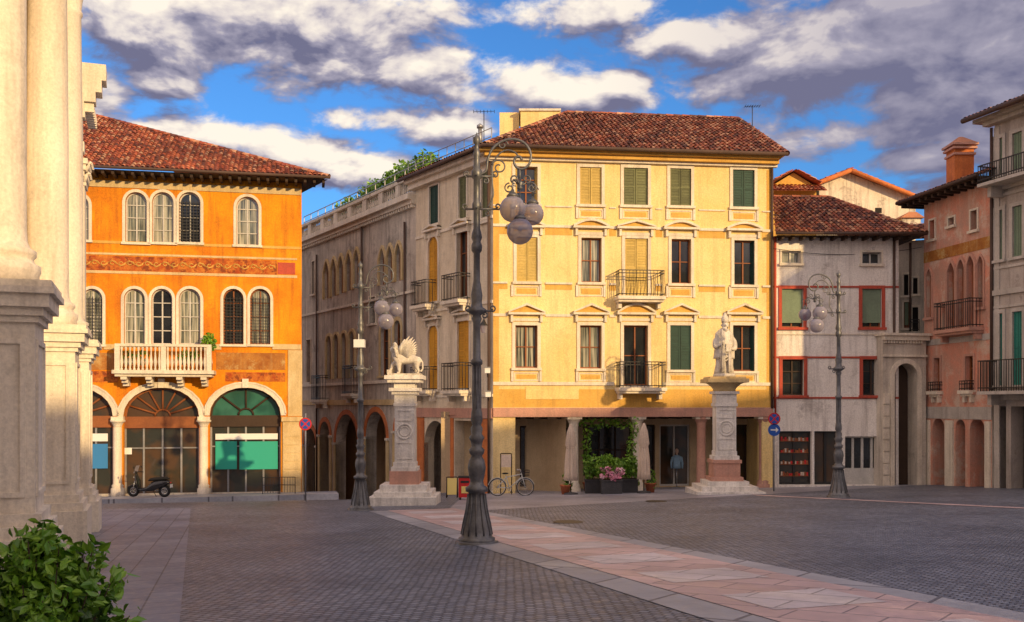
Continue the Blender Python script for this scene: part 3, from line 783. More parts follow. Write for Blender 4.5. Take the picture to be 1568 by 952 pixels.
iw(796,652,826,745,'glass_dark'); iw(846,655,872,745,'glass_dark'); iw(893,650,968,728,'glass_dark',2,1); iw(990,650,1003,745,'glass_dark',0); iw(1010,650,1056,744,'glass_shop',1,0,'frame_white'); iw(1090,650,1112,744,'glass_dark',0); iw(1125,650,1160,744,'glass_shop',1)
wall(B.m('arcade_inner_wall','arcade_wall'),fi,-2,fi.L,z0,zl+.2,iop,.2)
B.m('arcade_ceiling','wood_brown').poly([P(0,zl+.05,-.5),P(fm_.L,zl+.05,-.5),P(fm_.L,zl+.05,-3.35),P(-2,zl+.05,-3.35)])
for k in range(20): B.m('arcade_ceiling','wood_dark').fb(fm_,.5+k*.58,.62+k*.58,zl-.1,zl+.04,-2.99,-.56)
B.ops=[]; B.fr=fw; ops=B.ops
zw=zeM
for a in ((658,284,672,343,'shut','shutter_green'),(738,262,748,338,'shut','shutter_olive')): window(B,a[0],a[1],a[2],a[3],a[4],shm=a[5],sur=.1)
window(B,656,362,671,462,'shut','round',shm='shutter_ochre',sur=.12); window(B,700,352,717,455,'glass',sur=.12,frm='wood_brown')
window(B,656,497,671,596,'shut','round',shm='shutter_ochre',sur=.12); window(B,701,490,719,594,'shut',shm='shutter_ochre',sur=.12)
window(B,703,270,715,335,'shut',shm='shutter_olive',sur=.1)
pediment(652,676,345,354,'tri'); pediment(695,722,336,346,'tri'); pediment(652,676,482,490,'tri'); pediment(696,724,474,482,'tri')
ironbalc(B,645,668,431,472,.55); ironbalc(B,694,720,421,465,.6); ironbalc(B,644,669,562,602,.55); ironbalc(B,694,722,556,602,.6)
for (x0,x1) in ((650,684),(696,736)):
    ops.append((fw.u(x0),fw.u(x1),-4,fw.z((x0+x1)/2,644),'round' if x0==650 else None,.5))
wall(B.m('wing_wall','plaster_wing'),fw,0,fw.L,-4,zw,ops)
B.m('wing_lintel','stone_pink').fb(fw,0,fw.L-.0,zl-.06,zl+.36,-.01,.08)
for x0,x1 in ((640,650),(685,695),(738,748)): B.m('wing_piers','brick_orange').fb(fw,fw.u(x0),fw.u(x1),-4,zl-.08,-.2,.05)
for z in (fw.z(700,470),fw.z(700,347),fw.z(700,606)): B.m('string_courses','stone_white').fb(fw,0,fw.L,z-.06,z+.06,-.01,.05)
for a,b,w in ((zw-.2,zw,.5),(zw-.45,zw-.2,.3)): B.m('wing_cornice','stone_white').fb(fw,-.3,fw.L+.02,a,b,-.01,w-.01)
fwi=fw.off(-3); wall(B.m('arcade_inner_wall','arcade_wall'),fwi,-1,fw.L+1,-4,3,[(1.6,2.6,-4,.2,None,.3)],.2)
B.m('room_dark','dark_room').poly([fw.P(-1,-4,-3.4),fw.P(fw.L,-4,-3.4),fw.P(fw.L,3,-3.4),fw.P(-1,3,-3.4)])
B.m('side_walls','plaster_wing').poly([fw.P(0,-4,0),fw.P(0,-4,-9),fw.P(0,zw,-9),fw.P(0,zw,0)])
ze=zeM+.05
fe=fm_.off(.75); fr_=fm_.off(-6.0)
E1=fe.P(fe.u(742),ze); E2=P(fm_.L+.35,ze,.75)
zr=fr_.z(1000,177); R1=fr_.P(fr_.u(868),zr); R2=fr_.P(fr_.u(1130),zr)
E0=fw.P(-.6,ze,.65); BK2=P(fm_.L+.35,ze,-12.0)
tm=B.m('roof_tiles','roof_tile_dark')
tiles(tm,[E1,E2,R2,R1]); tiles(tm,[E2,BK2,R2])
R0=fw.P(-.6,ze+.9,-4.5); RM=Vector((R1.x-2.5,R1.y-1.0,ze+1.0))
tm.poly([E0,E1,R1,R0]); tiles(tm,[E0,E1,RM])
ridge(tm,E1,R1);ridge(tm,R1,R2);ridge(tm,E2,R2)
B.m('gutter','copper_gutter').tube([E0+Vector((0,0,-.05)),E1+Vector((-.05,-.05,-.05)),E2+Vector((0,-.08,-.05))],.08,8)
B.m('eaves','plaster_ochre').poly([P(-.5,ze-.08,.7),P(fm_.L+.3,ze-.08,.7),P(fm_.L+.3,ze-.08,-11),P(-.5,ze-.08,-11)])
B.m('roof_terrace_room','plaster_cream').bx(T(765,0,48).x,T(795,200,48).x,48,50,zeM,T(780,172,48).z)
x797=T(797,0,48).x; x858=T(858,0,48).x; z168=T(797,170,47.5).z
B.m('roof_terrace_room','plaster_cream').bx(x797,x858,47.5,50,zeM,z168)
B.m('roof_terrace_room','stone_white').bx(x797-.08,x858,47.4,50.1,z168,z168+.1)
rl=B.m('terrace_railing','metal_grey')
pa=fw.P(-.4,ze+.1,.2); pb=fw.P(fw.L+.2,ze+.1,.2)
for h in (.35,.7): rl.tube([pa+Vector((0,0,h)),pb+Vector((0,0,h))],.02,5)
for k in range(11):
    q=pa.lerp(pb,k/10); rl.tube([q,q+Vector((0,0,.72))],.02,5)
B.m('chimney_pipe','metal_grey').tube([T(735,225,43),T(735,196,43)],.09,8); B.m('chimney_pipe','metal_grey').lathe(T(735,196,43),[(.14,0),(.14,.12),(.02,.2)],10)
def antenna(px,py0,py1,D,wpx):
    O=Obj('roof_antenna',T(px,py0,D)); mb=O.m('mast','iron'); mb.tube([T(px,py0,D),T(px,py1,D)],.02,5)
    mb.tube([T(px-wpx,py1+2,D),T(px+wpx,py1+1,D)],.014,4)
    for k in range(7):
        q=T(px-wpx+2*wpx*k/6,py1+1.5,D); mb.tube([q-Vector((0,.25,0)),q+Vector((0,.25,0))],.01,4)
        mb.tube([q-Vector((0,0,.05)),q+Vector((0,0,.05))],.008,4)
    O.done()
gutterpipe(B,751,225,760,fr=fw)
gutterpipe(B,1181,244,625,fr=fm_)
B.done()
antenna(741,225,169,45,16); antenna(1152,200,161,47,11)
# =============== WHITE BUILDING
fh=pxfr(1184,42.6,1376,42.7)
B=Obj('white_townhouse',fh.P(fh.L/2,-2.2,0),fh); z0=-3.2; zt=fh.z(1280,362)
window(B,1197,384,1226,403,'glass',sur=.08,frm='frame_white',bars=0,glm='glass_curtain'); window(B,1320,386,1349,404,'glass',sur=.08,frm='frame_white',bars=0)
for x0,x1 in ((1197,1230),(1320,1350)):
    window(B,x0,442,x1,501,'blind',shm='blind_green',sur=.14,surm='red_paint'); window(B,x0+1,550,x1+1,605,'glass',sur=.14,surm='red_paint',frm='wood_dark')
for (x0,y0,x1,gm,mu,fm) in ((1193,660,1243,'glass_shop',1,'frame_dark'),(1247,660,1285,'glass_shop',1,'frame_dark'),(1294,668,1352,'glass_dark',3,'frame_white')):
    ua,ub=fh.u(x0),fh.u(x1); zb=fh.z((x0+x1)/2,y0); za=fh.z((x0+x1)/2,742); B.ops.append((ua,ub,za,zb,None,.3))
    B.m('shop_glass',gm).poly([fh.P(ua,za,-.28),fh.P(ub,za,-.28),fh.P(ub,zb,-.28),fh.P(ua,zb,-.28)])
    f=B.m('shop_frames',fm); ring(f,fh,ua+.07,ub-.07,za+.07,zb-.07,None,.07,-.28,-.2); f.fb(fh,ua,ub,za,za+.1,-.28,-.2)
    for i in range(mu): u=ua+(ub-ua)*(i+1)/(mu+1); f.fb(fh,u-.05,u+.05,za,zb,-.28,-.21)
    if fm=='frame_white':
        for i in range(4): f.fb(fh,ua+(ub-ua)*i/4+.05,ua+(ub-ua)*(i+1)/4-.05,za+.1,za+.7,-.28,-.22)
ua,ub=fh.u(1195),fh.u(1241)
for r in range(4):
    z=fh.z(1218,735)+.15+r*.5; B.m('shop_shelves','wood_brown').fb(fh,ua,ub,z,z+.03,-.27,-.2)
    for k in range(14):
        u=ua+.08+k*(ub-ua-.1)/14; B.m('shop_goods',random.choice(['sign_red','terracotta','canvas','wood_brown'])).fb(fh,u,u+.07,z+.03,z+.03+random.uniform(.08,.18),-.26,-.21)
wall(B.m('facade_wall','plaster_white'),fh,0,fh.L,z0,zt,B.ops)
bodybox(B,'plaster_white',z0,zt,0,fh.L,9)
for y in (439,547,609):
    z=fh.z(1280,y); last=0
    for a,b in ((1193,1234),(1316,1354)):
        if y==609: continue
        B.m('red_string_courses','red_paint').fb(fh,last,fh.u(a)-.001,z-.04,z+.04,-.01,.04); last=fh.u(b)+.001
    B.m('red_string_courses','red_paint').fb(fh,last if y!=609 else 0,fh.L,z-.04,z+.04,-.01,.04)
z=fh.z(1280,510)
B.m('red_string_courses','stone_white').fb(fh,0,fh.L,z-.07,z-.02,-.01,.05)
gutterpipe(B,1186,362,640,mat='red_paint'); gutterpipe(B,1368,365,742)
ze=zt+.05; E0=fh.P(-.1,ze,.7); E1=fh.P(fh.L+.9,ze,.7); f5=fh.off(-5.2); zR=f5.z(1230,302); R0=f5.P(f5.u(1184),zR); R1=f5.P(f5.u(1268),zR)
tm=B.m('roof_tiles','roof_tile_dark'); BR=fh.P(fh.L+.9,ze,-9)
tiles(tm,[E0,E1,R1,R0]); tiles(tm,[E1,BR,R1]); ridge(tm,E1,R1); ridge(tm,R0,R1)
B.m('eaves','wood_dark').poly([fh.P(0,ze-.1,.65),fh.P(fh.L+.85,ze-.1,.65),fh.P(fh.L+.85,ze-.1,-3),fh.P(0,ze-.1,-3)])
for k in range(13): B.m('eaves','wood_dark').fb(fh,.2+k*.45,.3+k*.45,ze-.24,ze-.1,0,.6)
B.m('gutter','copper_gutter').tube([E0+Vector((0,-.1,-.05)),E1+Vector((0,-.1,-.05))],.07,8)
B.done()
fb_=pxfr(1378,46.5,1440,45.8); B=Obj('beige_house',fb_.P(1,-2,0),fb_); 
window(B,1384,420,1391,452,'dark',sur=.1); window(B,1397,470,1406,510,'dark',sur=.1); window(B,1384,462,1392,502,'blind',shm='blind_green',sur=.08); window(B,1398,425,1405,450,'dark',sur=.08)
wall(B.m('facade_wall','plaster_beige'),fb_,-1.5,fb_.L,-3.3,fb_.z(1400,368),B.ops); bodybox(B,'plaster_beige',-3.3,fb_.z(1400,368),-1.5,fb_.L,6)
gutterpipe(B,1394,372,520); ironbalc(B,1394,1408,490,512,.4)
zt=fb_.z(1400,368); tiles(B.m('roof_tiles','roof_tile_dark'),[fb_.P(-1.6,zt,.5),fb_.P(fb_.L,zt,.5),fb_.P(fb_.L,zt+1.3,-3),fb_.P(-1.6,zt+1.3,-3)])
B.done()
fr=pxfr(1195,56,1402,56.5); B=Obj('gabled_house',fr.P(3,-2,0),fr)
zl_,zr_=fr.z(1197,302),fr.z(1402,304); uc=fr.u(1297); za=fr.z(1297,264)
mb=B.m('gable_wall','plaster_rear'); mb.poly([fr.P(0,-3,0),fr.P(fr.L,-3,0),fr.P(fr.L,zr_,0),fr.P(uc,za,0),fr.P(0,zl_,0)])
bodybox(B,'plaster_rear',-3,zl_-.1,0,fr.L,10,False)
tm=B.m('roof_tiles','roof_tile')
for (a,b) in (((-.3,zl_-.12),(uc,za+.08)),((fr.L+.3,zr_-.12),(uc,za+.08))):
    tiles(tm,[fr.P(a[0],a[1],.6),fr.P(a[0],a[1],-10),fr.P(b[0],b[1],-10),fr.P(b[0],b[1],.6)])
    B.m('eaves','brick_orange').tube([fr.P(a[0],a[1]-.08,.58),fr.P(b[0],b[1]-.08,.58)],.12,6)
for x0,y0,x1,y1 in ((1246,290,1254,300),(1285,315,1300,326),(1340,318,1350,326)): B.m('small_windows','dark_room').fb(fr,fr.u(x0),fr.u(x1),fr.z(x0,y1),fr.z(x0,y0),-.01,.02)
c=T(1390,345,54); B.m('dormer','plaster_rear').bx(c.x-.5,c.x+.5,53.5,55,c.z-.6,c.z+.3)
B.m('dormer','roof_tile_dark').hexa([(c.x-.65,53.3,c.z+.3),(c.x+.65,53.3,c.z+.3),(c.x+.65,55,c.z+.3),(c.x-.65,55,c.z+.3),(c.x-.2,53.3,c.z+.6),(c.x+.2,53.3,c.z+.6),(c.x+.2,55,c.z+.6),(c.x-.2,55,c.z+.6)])
B.done()
fr=pxfr(1180,52,1250,52); B=Obj('rear_house',fr.P(1,-2,0),fr)
zz=fr.z(1215,282); mb=B.m('walls','plaster_ochre'); mb.fb(fr,-.5,fr.L,-3,zz,-6,0)
pk=fr.z(1215,264); uc=fr.L/2
mb.poly([fr.P(.2,zz,0),fr.P(fr.L-.2,zz,0),fr.P(uc,pk,0)])
tiles(B.m('roof_tiles','roof_tile'),[fr.P(-.7,zz-.5,.9),fr.P(fr.L+.3,zz-.5,.9),fr.P(fr.L+.3,zz+.2,-.6),fr.P(-.7,zz+.2,-.6)])
for a in (0,1):
    e=-.1 if a==0 else fr.L+.1; tiles(B.m('roof_tiles','roof_tile'),[fr.P(e,zz,.5),fr.P(e,zz,-6),fr.P(uc,pk+.1,-6),fr.P(uc,pk+.1,.5)])
B.done()
c=T(1297,325,47); O=Obj('small_chimney',c); O.m('shaft','brick_orange').bx(c.x-.25,c.x+.25,46.8,47.3,c.z-1,c.z+.1); O.m('cap','stone_white').bx(c.x-.32,c.x+.32,46.7,47.4,c.z+.1,c.z+.2); O.done()
# =============== GATE
fa=pxfr(1352,42.2,1418,42.6); B=Obj('stone_gateway',fa.P(.9,-2,0),fa); zt=fa.z(1385,514)
ua,ub=fa.u(1369),fa.u(1404); zz=fa.z(1386,556); B.ops.append((ua,ub,-3,zz,'round',.7))
wall(B.m('gate_wall','plaster_beige'),fa,0,fa.L,-3,zt,B.ops); bodybox(B,'plaster_beige',-3,zt,0,fa.L,.7)
ring(B.m('voussoirs','stone_white'),fa,ua,ub,-3,zz,'round',.2,-.01,.06)
s=B.m('cornice','stone_white'); s.fb(fa,-.1,fa.L+.1,zt,zt+.1,-.8,.3); s.fb(fa,-.05,fa.L+.05,zt-.2,zt,-.02,.2); s.fb(fa,0,fa.L,zt-.9,zt-.8,-.01,.1)
for k in range(14): s.fb(fa,.03+k*.13,.1+k*.13,zt-.32,zt-.2,-.01,.14)
for k in range(10): 
    z=-2.8+k*.5; s.fb(fa,.02,ua-.24,z,z+.46,-.01,.05+.02*(k%2)); 
B.m('gate_leaf','wood_dark').poly([fa.P(p[0],p[1],-.66) for p in path(ua,ub,-3,zz,'round',0)])
B.done()
# =============== RED BUILDING
fr=pxfr(1415,43,1519,38.5); B=Obj('red_palazzo',fr.P(fr.L/2,-2,0),fr); zt=fr.z(1466,290)
for a in ((1424,337,1432,366),(1453,333,1462,345),(1487,322,1497,352)): window(B,*a,style='dark',sur=.08)
for x0 in (1453,1468,1483): window(B,x0,402-(x0-1453)*.35,x0+11,505,'glass','point',sur=.12,surm='stone_pink',mull=0,sw=.1)
window(B,1498,392,1506,470,'glass','point',sur=.1,surm='stone_pink',mull=0); window(B,1419,412,1427,486,'glass','point',sur=.08,surm='stone_pink',mull=0)
window(B,1431,548,1440,602,'glass',sur=.1,surm='stone_pink'); window(B,1479,545,1491,600,'glass',sur=.1,surm='stone_pink')
for x0,x1,y0 in ((1428,1446,640),(1463,1478,642),(1485,1508,640)):
    B.ops.append((fr.u(x0),fr.u(x1),-3,fr.z((x0+x1)/2,y0),'round',.9))
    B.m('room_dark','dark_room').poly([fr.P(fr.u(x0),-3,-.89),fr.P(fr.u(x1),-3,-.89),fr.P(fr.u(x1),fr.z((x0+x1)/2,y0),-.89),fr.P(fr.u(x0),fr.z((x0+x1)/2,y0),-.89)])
wall(B.m('facade_wall','plaster_red'),fr,0,fr.L,-3,zt,B.ops); bodybox(B,'plaster_beige',-3,zt,0,fr.L,8)
ironbalc(B,1450,1506,461,508,.6,slabm='stone_pink'); ironbalc(B,1429,1443,585,603,.25); ironbalc(B,1477,1493,583,602,.25)
for y,t in ((385,.2),(632,.25),(520,.12)):
    z=fr.z(1466,y)
    if y==385:
        B.m('painted_bands','fresco_mix').fb(fr,0,fr.L,z-t+.05,z+t+.1,-.01,.02)
    else: B.m('painted_bands','stone_grey').fb(fr,0,fr.L,z-t,z+t,-.01,.03)
for x0,x1 in ((1416,1425),(1449,1461),(1510,1518)): B.m('pilasters','stone_white').fb(fr,fr.u(x0),fr.u(x1),-3,fr.z(1466,634)-.26,-.02,.08)
ze=zt+.05; E0=fr.P(-.9,ze,.75); E1=fr.P(fr.L+.2,ze,.75); Ra=fr.P(-.9,ze+1.7,-4); Rb=fr.P(fr.L+.2,ze+1.7,-4)
tiles(B.m('roof_tiles','roof_tile'),[E0,E1,Rb,Ra]); B.m('eaves','wood_dark').fb(fr,-.9,fr.L+.2,ze-.1,ze-.04,-4,.7)
for k in range(12): B.m('eaves','wood_dark').fb(fr,-.7+k*.45,-.58+k*.45,ze-.25,ze-.1,-.5,.66)
B.m('gutter','copper_gutter').tube([E0,E1],.08,8)
B.done()
c=T(1470,285,41.5); O=Obj('brick_chimney',c); zt2=T(1470,222,41.5).z
O.m('shaft','brick_orange').bx(c.x-.4,c.x+.4,41.1,41.9,c.z-1.2,zt2)
for k,(e,z) in enumerate(((.06,-.5),(.1,-.25),(.14,-.1))): O.m('shaft','stone_pink').bx(c.x-.4-e,c.x+.4+e,41.1-e,41.9+e,zt2+z,zt2+z+.09)
O.m('cap','roof_tile_dark').hexa([(c.x-.5,41,zt2),(c.x+.5,41,zt2),(c.x+.5,42,zt2),(c.x-.5,42,zt2),(c.x-.08,41.4,zt2+.32),(c.x+.08,41.4,zt2+.32),(c.x+.08,41.6,zt2+.32),(c.x-.08,41.6,zt2+.32)]); O.done()
# =============== RIGHTMOST BUILDING
fr=Fr(18.62,38.4,20.6,31.4); B=Obj('corner_palazzo',fr.P(fr.L/2,-2,0),fr); zt=fr.z(1518,182)
yy=lambda px,y,h=CY: CY-(CY-y)*(fr.ud(1530)[1]/fr.ud(px)[1])
for x0,x1 in ((1525,1536),(1551,1566),(1586,1606),(1635,1660)):
    cx=(x0+x1)/2; f=lambda y: yy(cx,y)
    window(B,x0,f(212),x1,f(268),'shut',shm='blind_green',sur=.14,surm='stone_grey'); window(B,x0,f(322),x1,f(398),'shut',shm='blind_green' if x0<1560 else 'shutter_teal',sur=.14,surm='stone_grey')
    window(B,x0,f(480),x1,f(590),'shut',shm='shutter_teal',sur=.14,surm='stone_grey')
    B.ops.append((fr.u(x0)-.1,fr.u(x1)+.15,-3,fr.z(cx,f(622)),None,.6)); B.m('room_dark','glass_dark').poly([fr.P(fr.u(x0)-.1,-3,-.59),fr.P(fr.u(x1)+.15,-3,-.59),fr.P(fr.u(x1)+.15,fr.z(cx,f(622)),-.59),fr.P(fr.u(x0)-.1,fr.z(cx,f(622)),-.59)])
wall(B.m('facade_wall','plaster_corner'),fr,0,fr.L,-3,zt,B.ops); bodybox(B,'plaster_corner',-3,zt,0,fr.L,9)
for y,t,w in ((288,.12,.12),(300,.06,.06),(448,.1,.1),(470,.05,.05),(605,.18,.2),(410,.05,.05)):
    z=fr.z(1530,y); B.m('string_courses','stone_grey').fb(fr,-.02,fr.L+.02,z-t,z+t,-.01,w)
B.m('quoins','stone_grey').fb(fr,.0,.28,-3,zt-.4,-.01,.04)
u0=.1
for yt,yb in ((256,284),(553,600)):
    zt_,zb_=fr.z(1530,yt),fr.z(1530,yb); r=B.m('railings','iron')
    B.m('balcony_slabs','stone_grey').fb(fr,u0,fr.L,zb_-.1,zb_+.02,-.01,.9)
    for z in (zt_,zb_+.15): r.fb(fr,u0,fr.L,z-.02,z+.02,.84,.88); r.fb(fr,u0,u0+.04,z-.02,z+.02,0,.84)
    for k in range(60): r.fb(fr,u0+k*.12,u0+k*.12+.022,zb_,zt_,.85,.87)
    for k in range(7): r.fb(fr,u0+.01,u0+.03,zb_,zt_,.12*k,.12*k+.022)
    for k in range(4): B.m('balcony_slabs','stone_grey').fb(fr,u0+.2+k*2,u0+.4+k*2,zb_-.5,zb_-.1,0,.6)
ze=zt+.0
for a,b,w in ((-.3,-.15,.3),(-.15,0,.55)): B.m('roof_cornice','stone_grey').fb(fr,-w,fr.L,zt+a,zt+b,-.01,w)
tiles(B.m('roof_tiles','roof_tile_dark'),[fr.P(-.7,ze+.05,.8),fr.P(fr.L,ze+.05,.8),fr.P(fr.L,ze+1.6,-4),fr.P(-.7,ze+1.6,-4)])
B.m('gutter','copper_gutter').tube([fr.P(-.75,ze,.85),fr.P(fr.L,ze,.85)],.1,8)
gutterpipe(B,1521,196,600,fr=fr)
B.done()
# =============== CHURCH
d0=Vector((-6.46,12.4)); d1=Vector((-10.44,23.3)); dd=(d1-d0).normalized(); s0=d0-dd*5
fc=Fr(s0.x,s0.y,(d1+dd*1.2).x,(d1+dd*1.2).y)
uB=5.0; uA=(Vector((-8.9,19))-s0).dot(dd); uC=(d1-s0).dot(dd)
B=Obj('church',fc.P(fc.L/2,-1,-3),fc); cs=B.m('facade','church_stone'); zped=1.5+CZ; ztop=13.5
cs.fb(fc,-8,fc.L,-2.5,ztop,-9,-.35)
def pedestal(u,hw,wf,zt,zg0):
    m=B.m('pedestals','church_stone')
    m.fb(fc,u-hw-.22,u+hw+.22,zg0-1,zg0+.75,-.5,wf+.22); m.fb(fc,u-hw-.15,u+hw+.15,zg0+.75,zg0+.9,-.5,wf+.15); m.fb(fc,u-hw-.08,u+hw+.08,zg0+.9,zg0+1.05,-.5,wf+.08)
    m.fb(fc,u-hw,u+hw,zg0+1.05,zt-.5,-.5,wf)
    for k,(e,a,b) in enumerate(((.05,.5,.42),(.1,.42,.32),(.17,.32,.16),(.23,.16,.08),(.2,.08,0))): m.fb(fc,u-hw-e,u+hw+e,zt-a,zt-b,-.5,wf+e)
    za,zb=zg0+1.25,zt-.7
    for q in ((u-hw+.1,u+hw-.1,za,za+.06),(u-hw+.1,u+hw-.1,zb-.06,zb),(u-hw+.1,u-hw+.16,za+.06,zb-.06),(u+hw-.16,u+hw-.1,za+.06,zb-.06)): m.fb(fc,*q,wf,wf+.03)
    for q in ((-.2,wf-.1,za,za+.06),(-.2,wf-.1,zb-.06,zb),(-.2,-.14,za+.06,zb-.06),(wf-.16,wf-.1,za+.06,zb-.06)): m.fb(fc,u-hw-.03,u-hw,q[2],q[3],q[0],q[1])
for u in (uB,uA,uC):
    p=fc.P(u,0,0); zg0=gz(p.x,p.y)
    pedestal(u,.55,.52,zped,zg0)
    B.m('columns','church_stone').lathe((p.x,p.y,zped),[(.52,0),(.52,.12),(.54,.16),(.54,.24),(.47,.28),(.45,.33),(.49,.37),(.49,.43),(.42,.47),(.385,.55),(.375,.7),(.372,3.5),(.33,7.6),(.36,7.65),(.36,7.7),(.33,7.75),(.36,8.0),(.42,8.2),(.36,8.25),(.46,8.6),(.5,8.7)],32)
    B.m('pedestals','church_stone').fb(fc,u-.5,u+.5,zped+8.7,zped+9,-.5,.5)
m=B.m('entablature','church_stone'); zE=zped+9
for e,a,b in ((.4,0,.4),(.45,.4,.75),(.42,.75,1.5),(.7,1.5,1.7),(1.0,1.7,1.95),(1.15,1.95,2.2)): m.fb(fc,-8,fc.L+e*.5,zE+a,zE+b,-9,e)
uP=fc.u(106)
p=fc.P(uP,0,0); zg0=gz(p.x,p.y)
m=B.m('side_chapel','church_stone')
za_,zb_=CZ+5.95,CZ+8.45
m.fb(fc,fc.L,uP+.7,-3,zb_-.05,-9,-.3)
pedestal(uP,.5,.42,CZ+1.56,zg0)
m.fb(fc,uP-.38,uP+.38,CZ+1.56,CZ+1.9,-.35,.42); m.fb(fc,uP-.33,uP+.33,CZ+1.9,CZ+5.3,-.35,.36); m.fb(fc,uP-.36,uP+.36,CZ+5.3,CZ+5.38,-.35,.4)
for k in range(4):
    e=.30+.05*k; m.fb(fc,uP-e-.06,uP+e+.06,CZ+5.38+.14*k,CZ+5.38+.14*k+.13,-.35,.32+.04*k)
cl=B.m('capital_leaves','church_stone')
for r_ in range(2):
    for k in range(5):
        u=uP-.32+.16*k; zc=CZ+5.38+.26*r_; cl.tube([fc.P(u,zc,.36+.04*r_),fc.P(u,zc+.16,.4+.04*r_),fc.P(u,zc+.24,.46+.04*r_),fc.P(u,zc+.2,.5+.04*r_)],[.05,.055,.04,.02],6)
        cl.tube([fc.P(uP-.4,zc,.3-.14*k),fc.P(uP-.46,zc+.18,.3-.14*k),fc.P(uP-.54,zc+.2,.3-.14*k)],[.05,.05,.02],6)
for e,a,b in ((.30,0,.3),(.34,.3,.55),(.30,.55,1.15),(.36,1.15,1.3),(.60,1.55,1.8),(.74,1.8,2.1),(.84,2.1,2.5)): m.fb(fc,fc.L,uP+.4+e*.5,za_+a,za_+b,-9,e-.02)
m.fb(fc,fc.L,uP+.5,za_+1.3,za_+1.55,-9,.32)
for k in range(8): m.fb(fc,fc.L+.1+k*.22,fc.L+.2+k*.22,za_+1.32,za_+1.54,.32,.54)
B.m('drain_pipe','iron').tube([Vector((T(12,0,13.2).x,13.2,-1.5)),Vector((T(12,0,13.2).x,13.2,T(12,555,13.2).z))],.025,8)
B.m('notice','sign_red').bx(T(9,0,13.1).x,T(20,0,13.1).x,13.08,13.11,T(9,595,13.1).z,T(9,556,13.1).z)
B.done()
# =============== buildings behind the camera (shade the square)
az=math.radians(36); SH=Vector((math.sin(az),-math.cos(az))); SP=Vector((math.cos(az),math.sin(az)))
c0=SH*35
def rear(name,p0,p1,H,mat):
    a=c0+SP*p1; b=c0+SP*p0
    fr=Fr(a.x,a.y,b.x,b.y)
    B=Obj(name,fr.P(fr.L/2,0,0),fr)
    for k in range(int((fr.L-1)/4)):
        u=1.2+k*4
        for z in (4.8,8.6,12.0):
            if z+2.2>H: continue
            B.ops.append((u,u+1.1,z,z+1.9,None,.25)); B.m('shutters','shutter_green').fb(fr,u,u+1.1,z,z+1.9,-.24,-.18); ring(B.m('window_surrounds','stone_white'),fr,u,u+1.1,z,z+1.9,None,.14,-.01,.05)
        B.ops.append((u-.6,u+1.9,-1,3.6,'round',2)); B.m('shop_glass','glass_dark').fb(fr,u-.6,u+1.9,-1,3.6,-2.1,-1.99)
    wall(B.m('facade_wall',mat),fr,0,fr.L,-1.5,H,B.ops); bodybox(B,mat,-1.5,H,0,fr.L,10)
    B.m('cornice','stone_white').fb(fr,-.1,fr.L+.1,H,H+.3,-10.1,.4)
    B.done()
rear('loggia_palazzo',9.2,48,16.3,'plaster_cream'); rear('corner_house',-28,9,14.0,'plaster_pink')
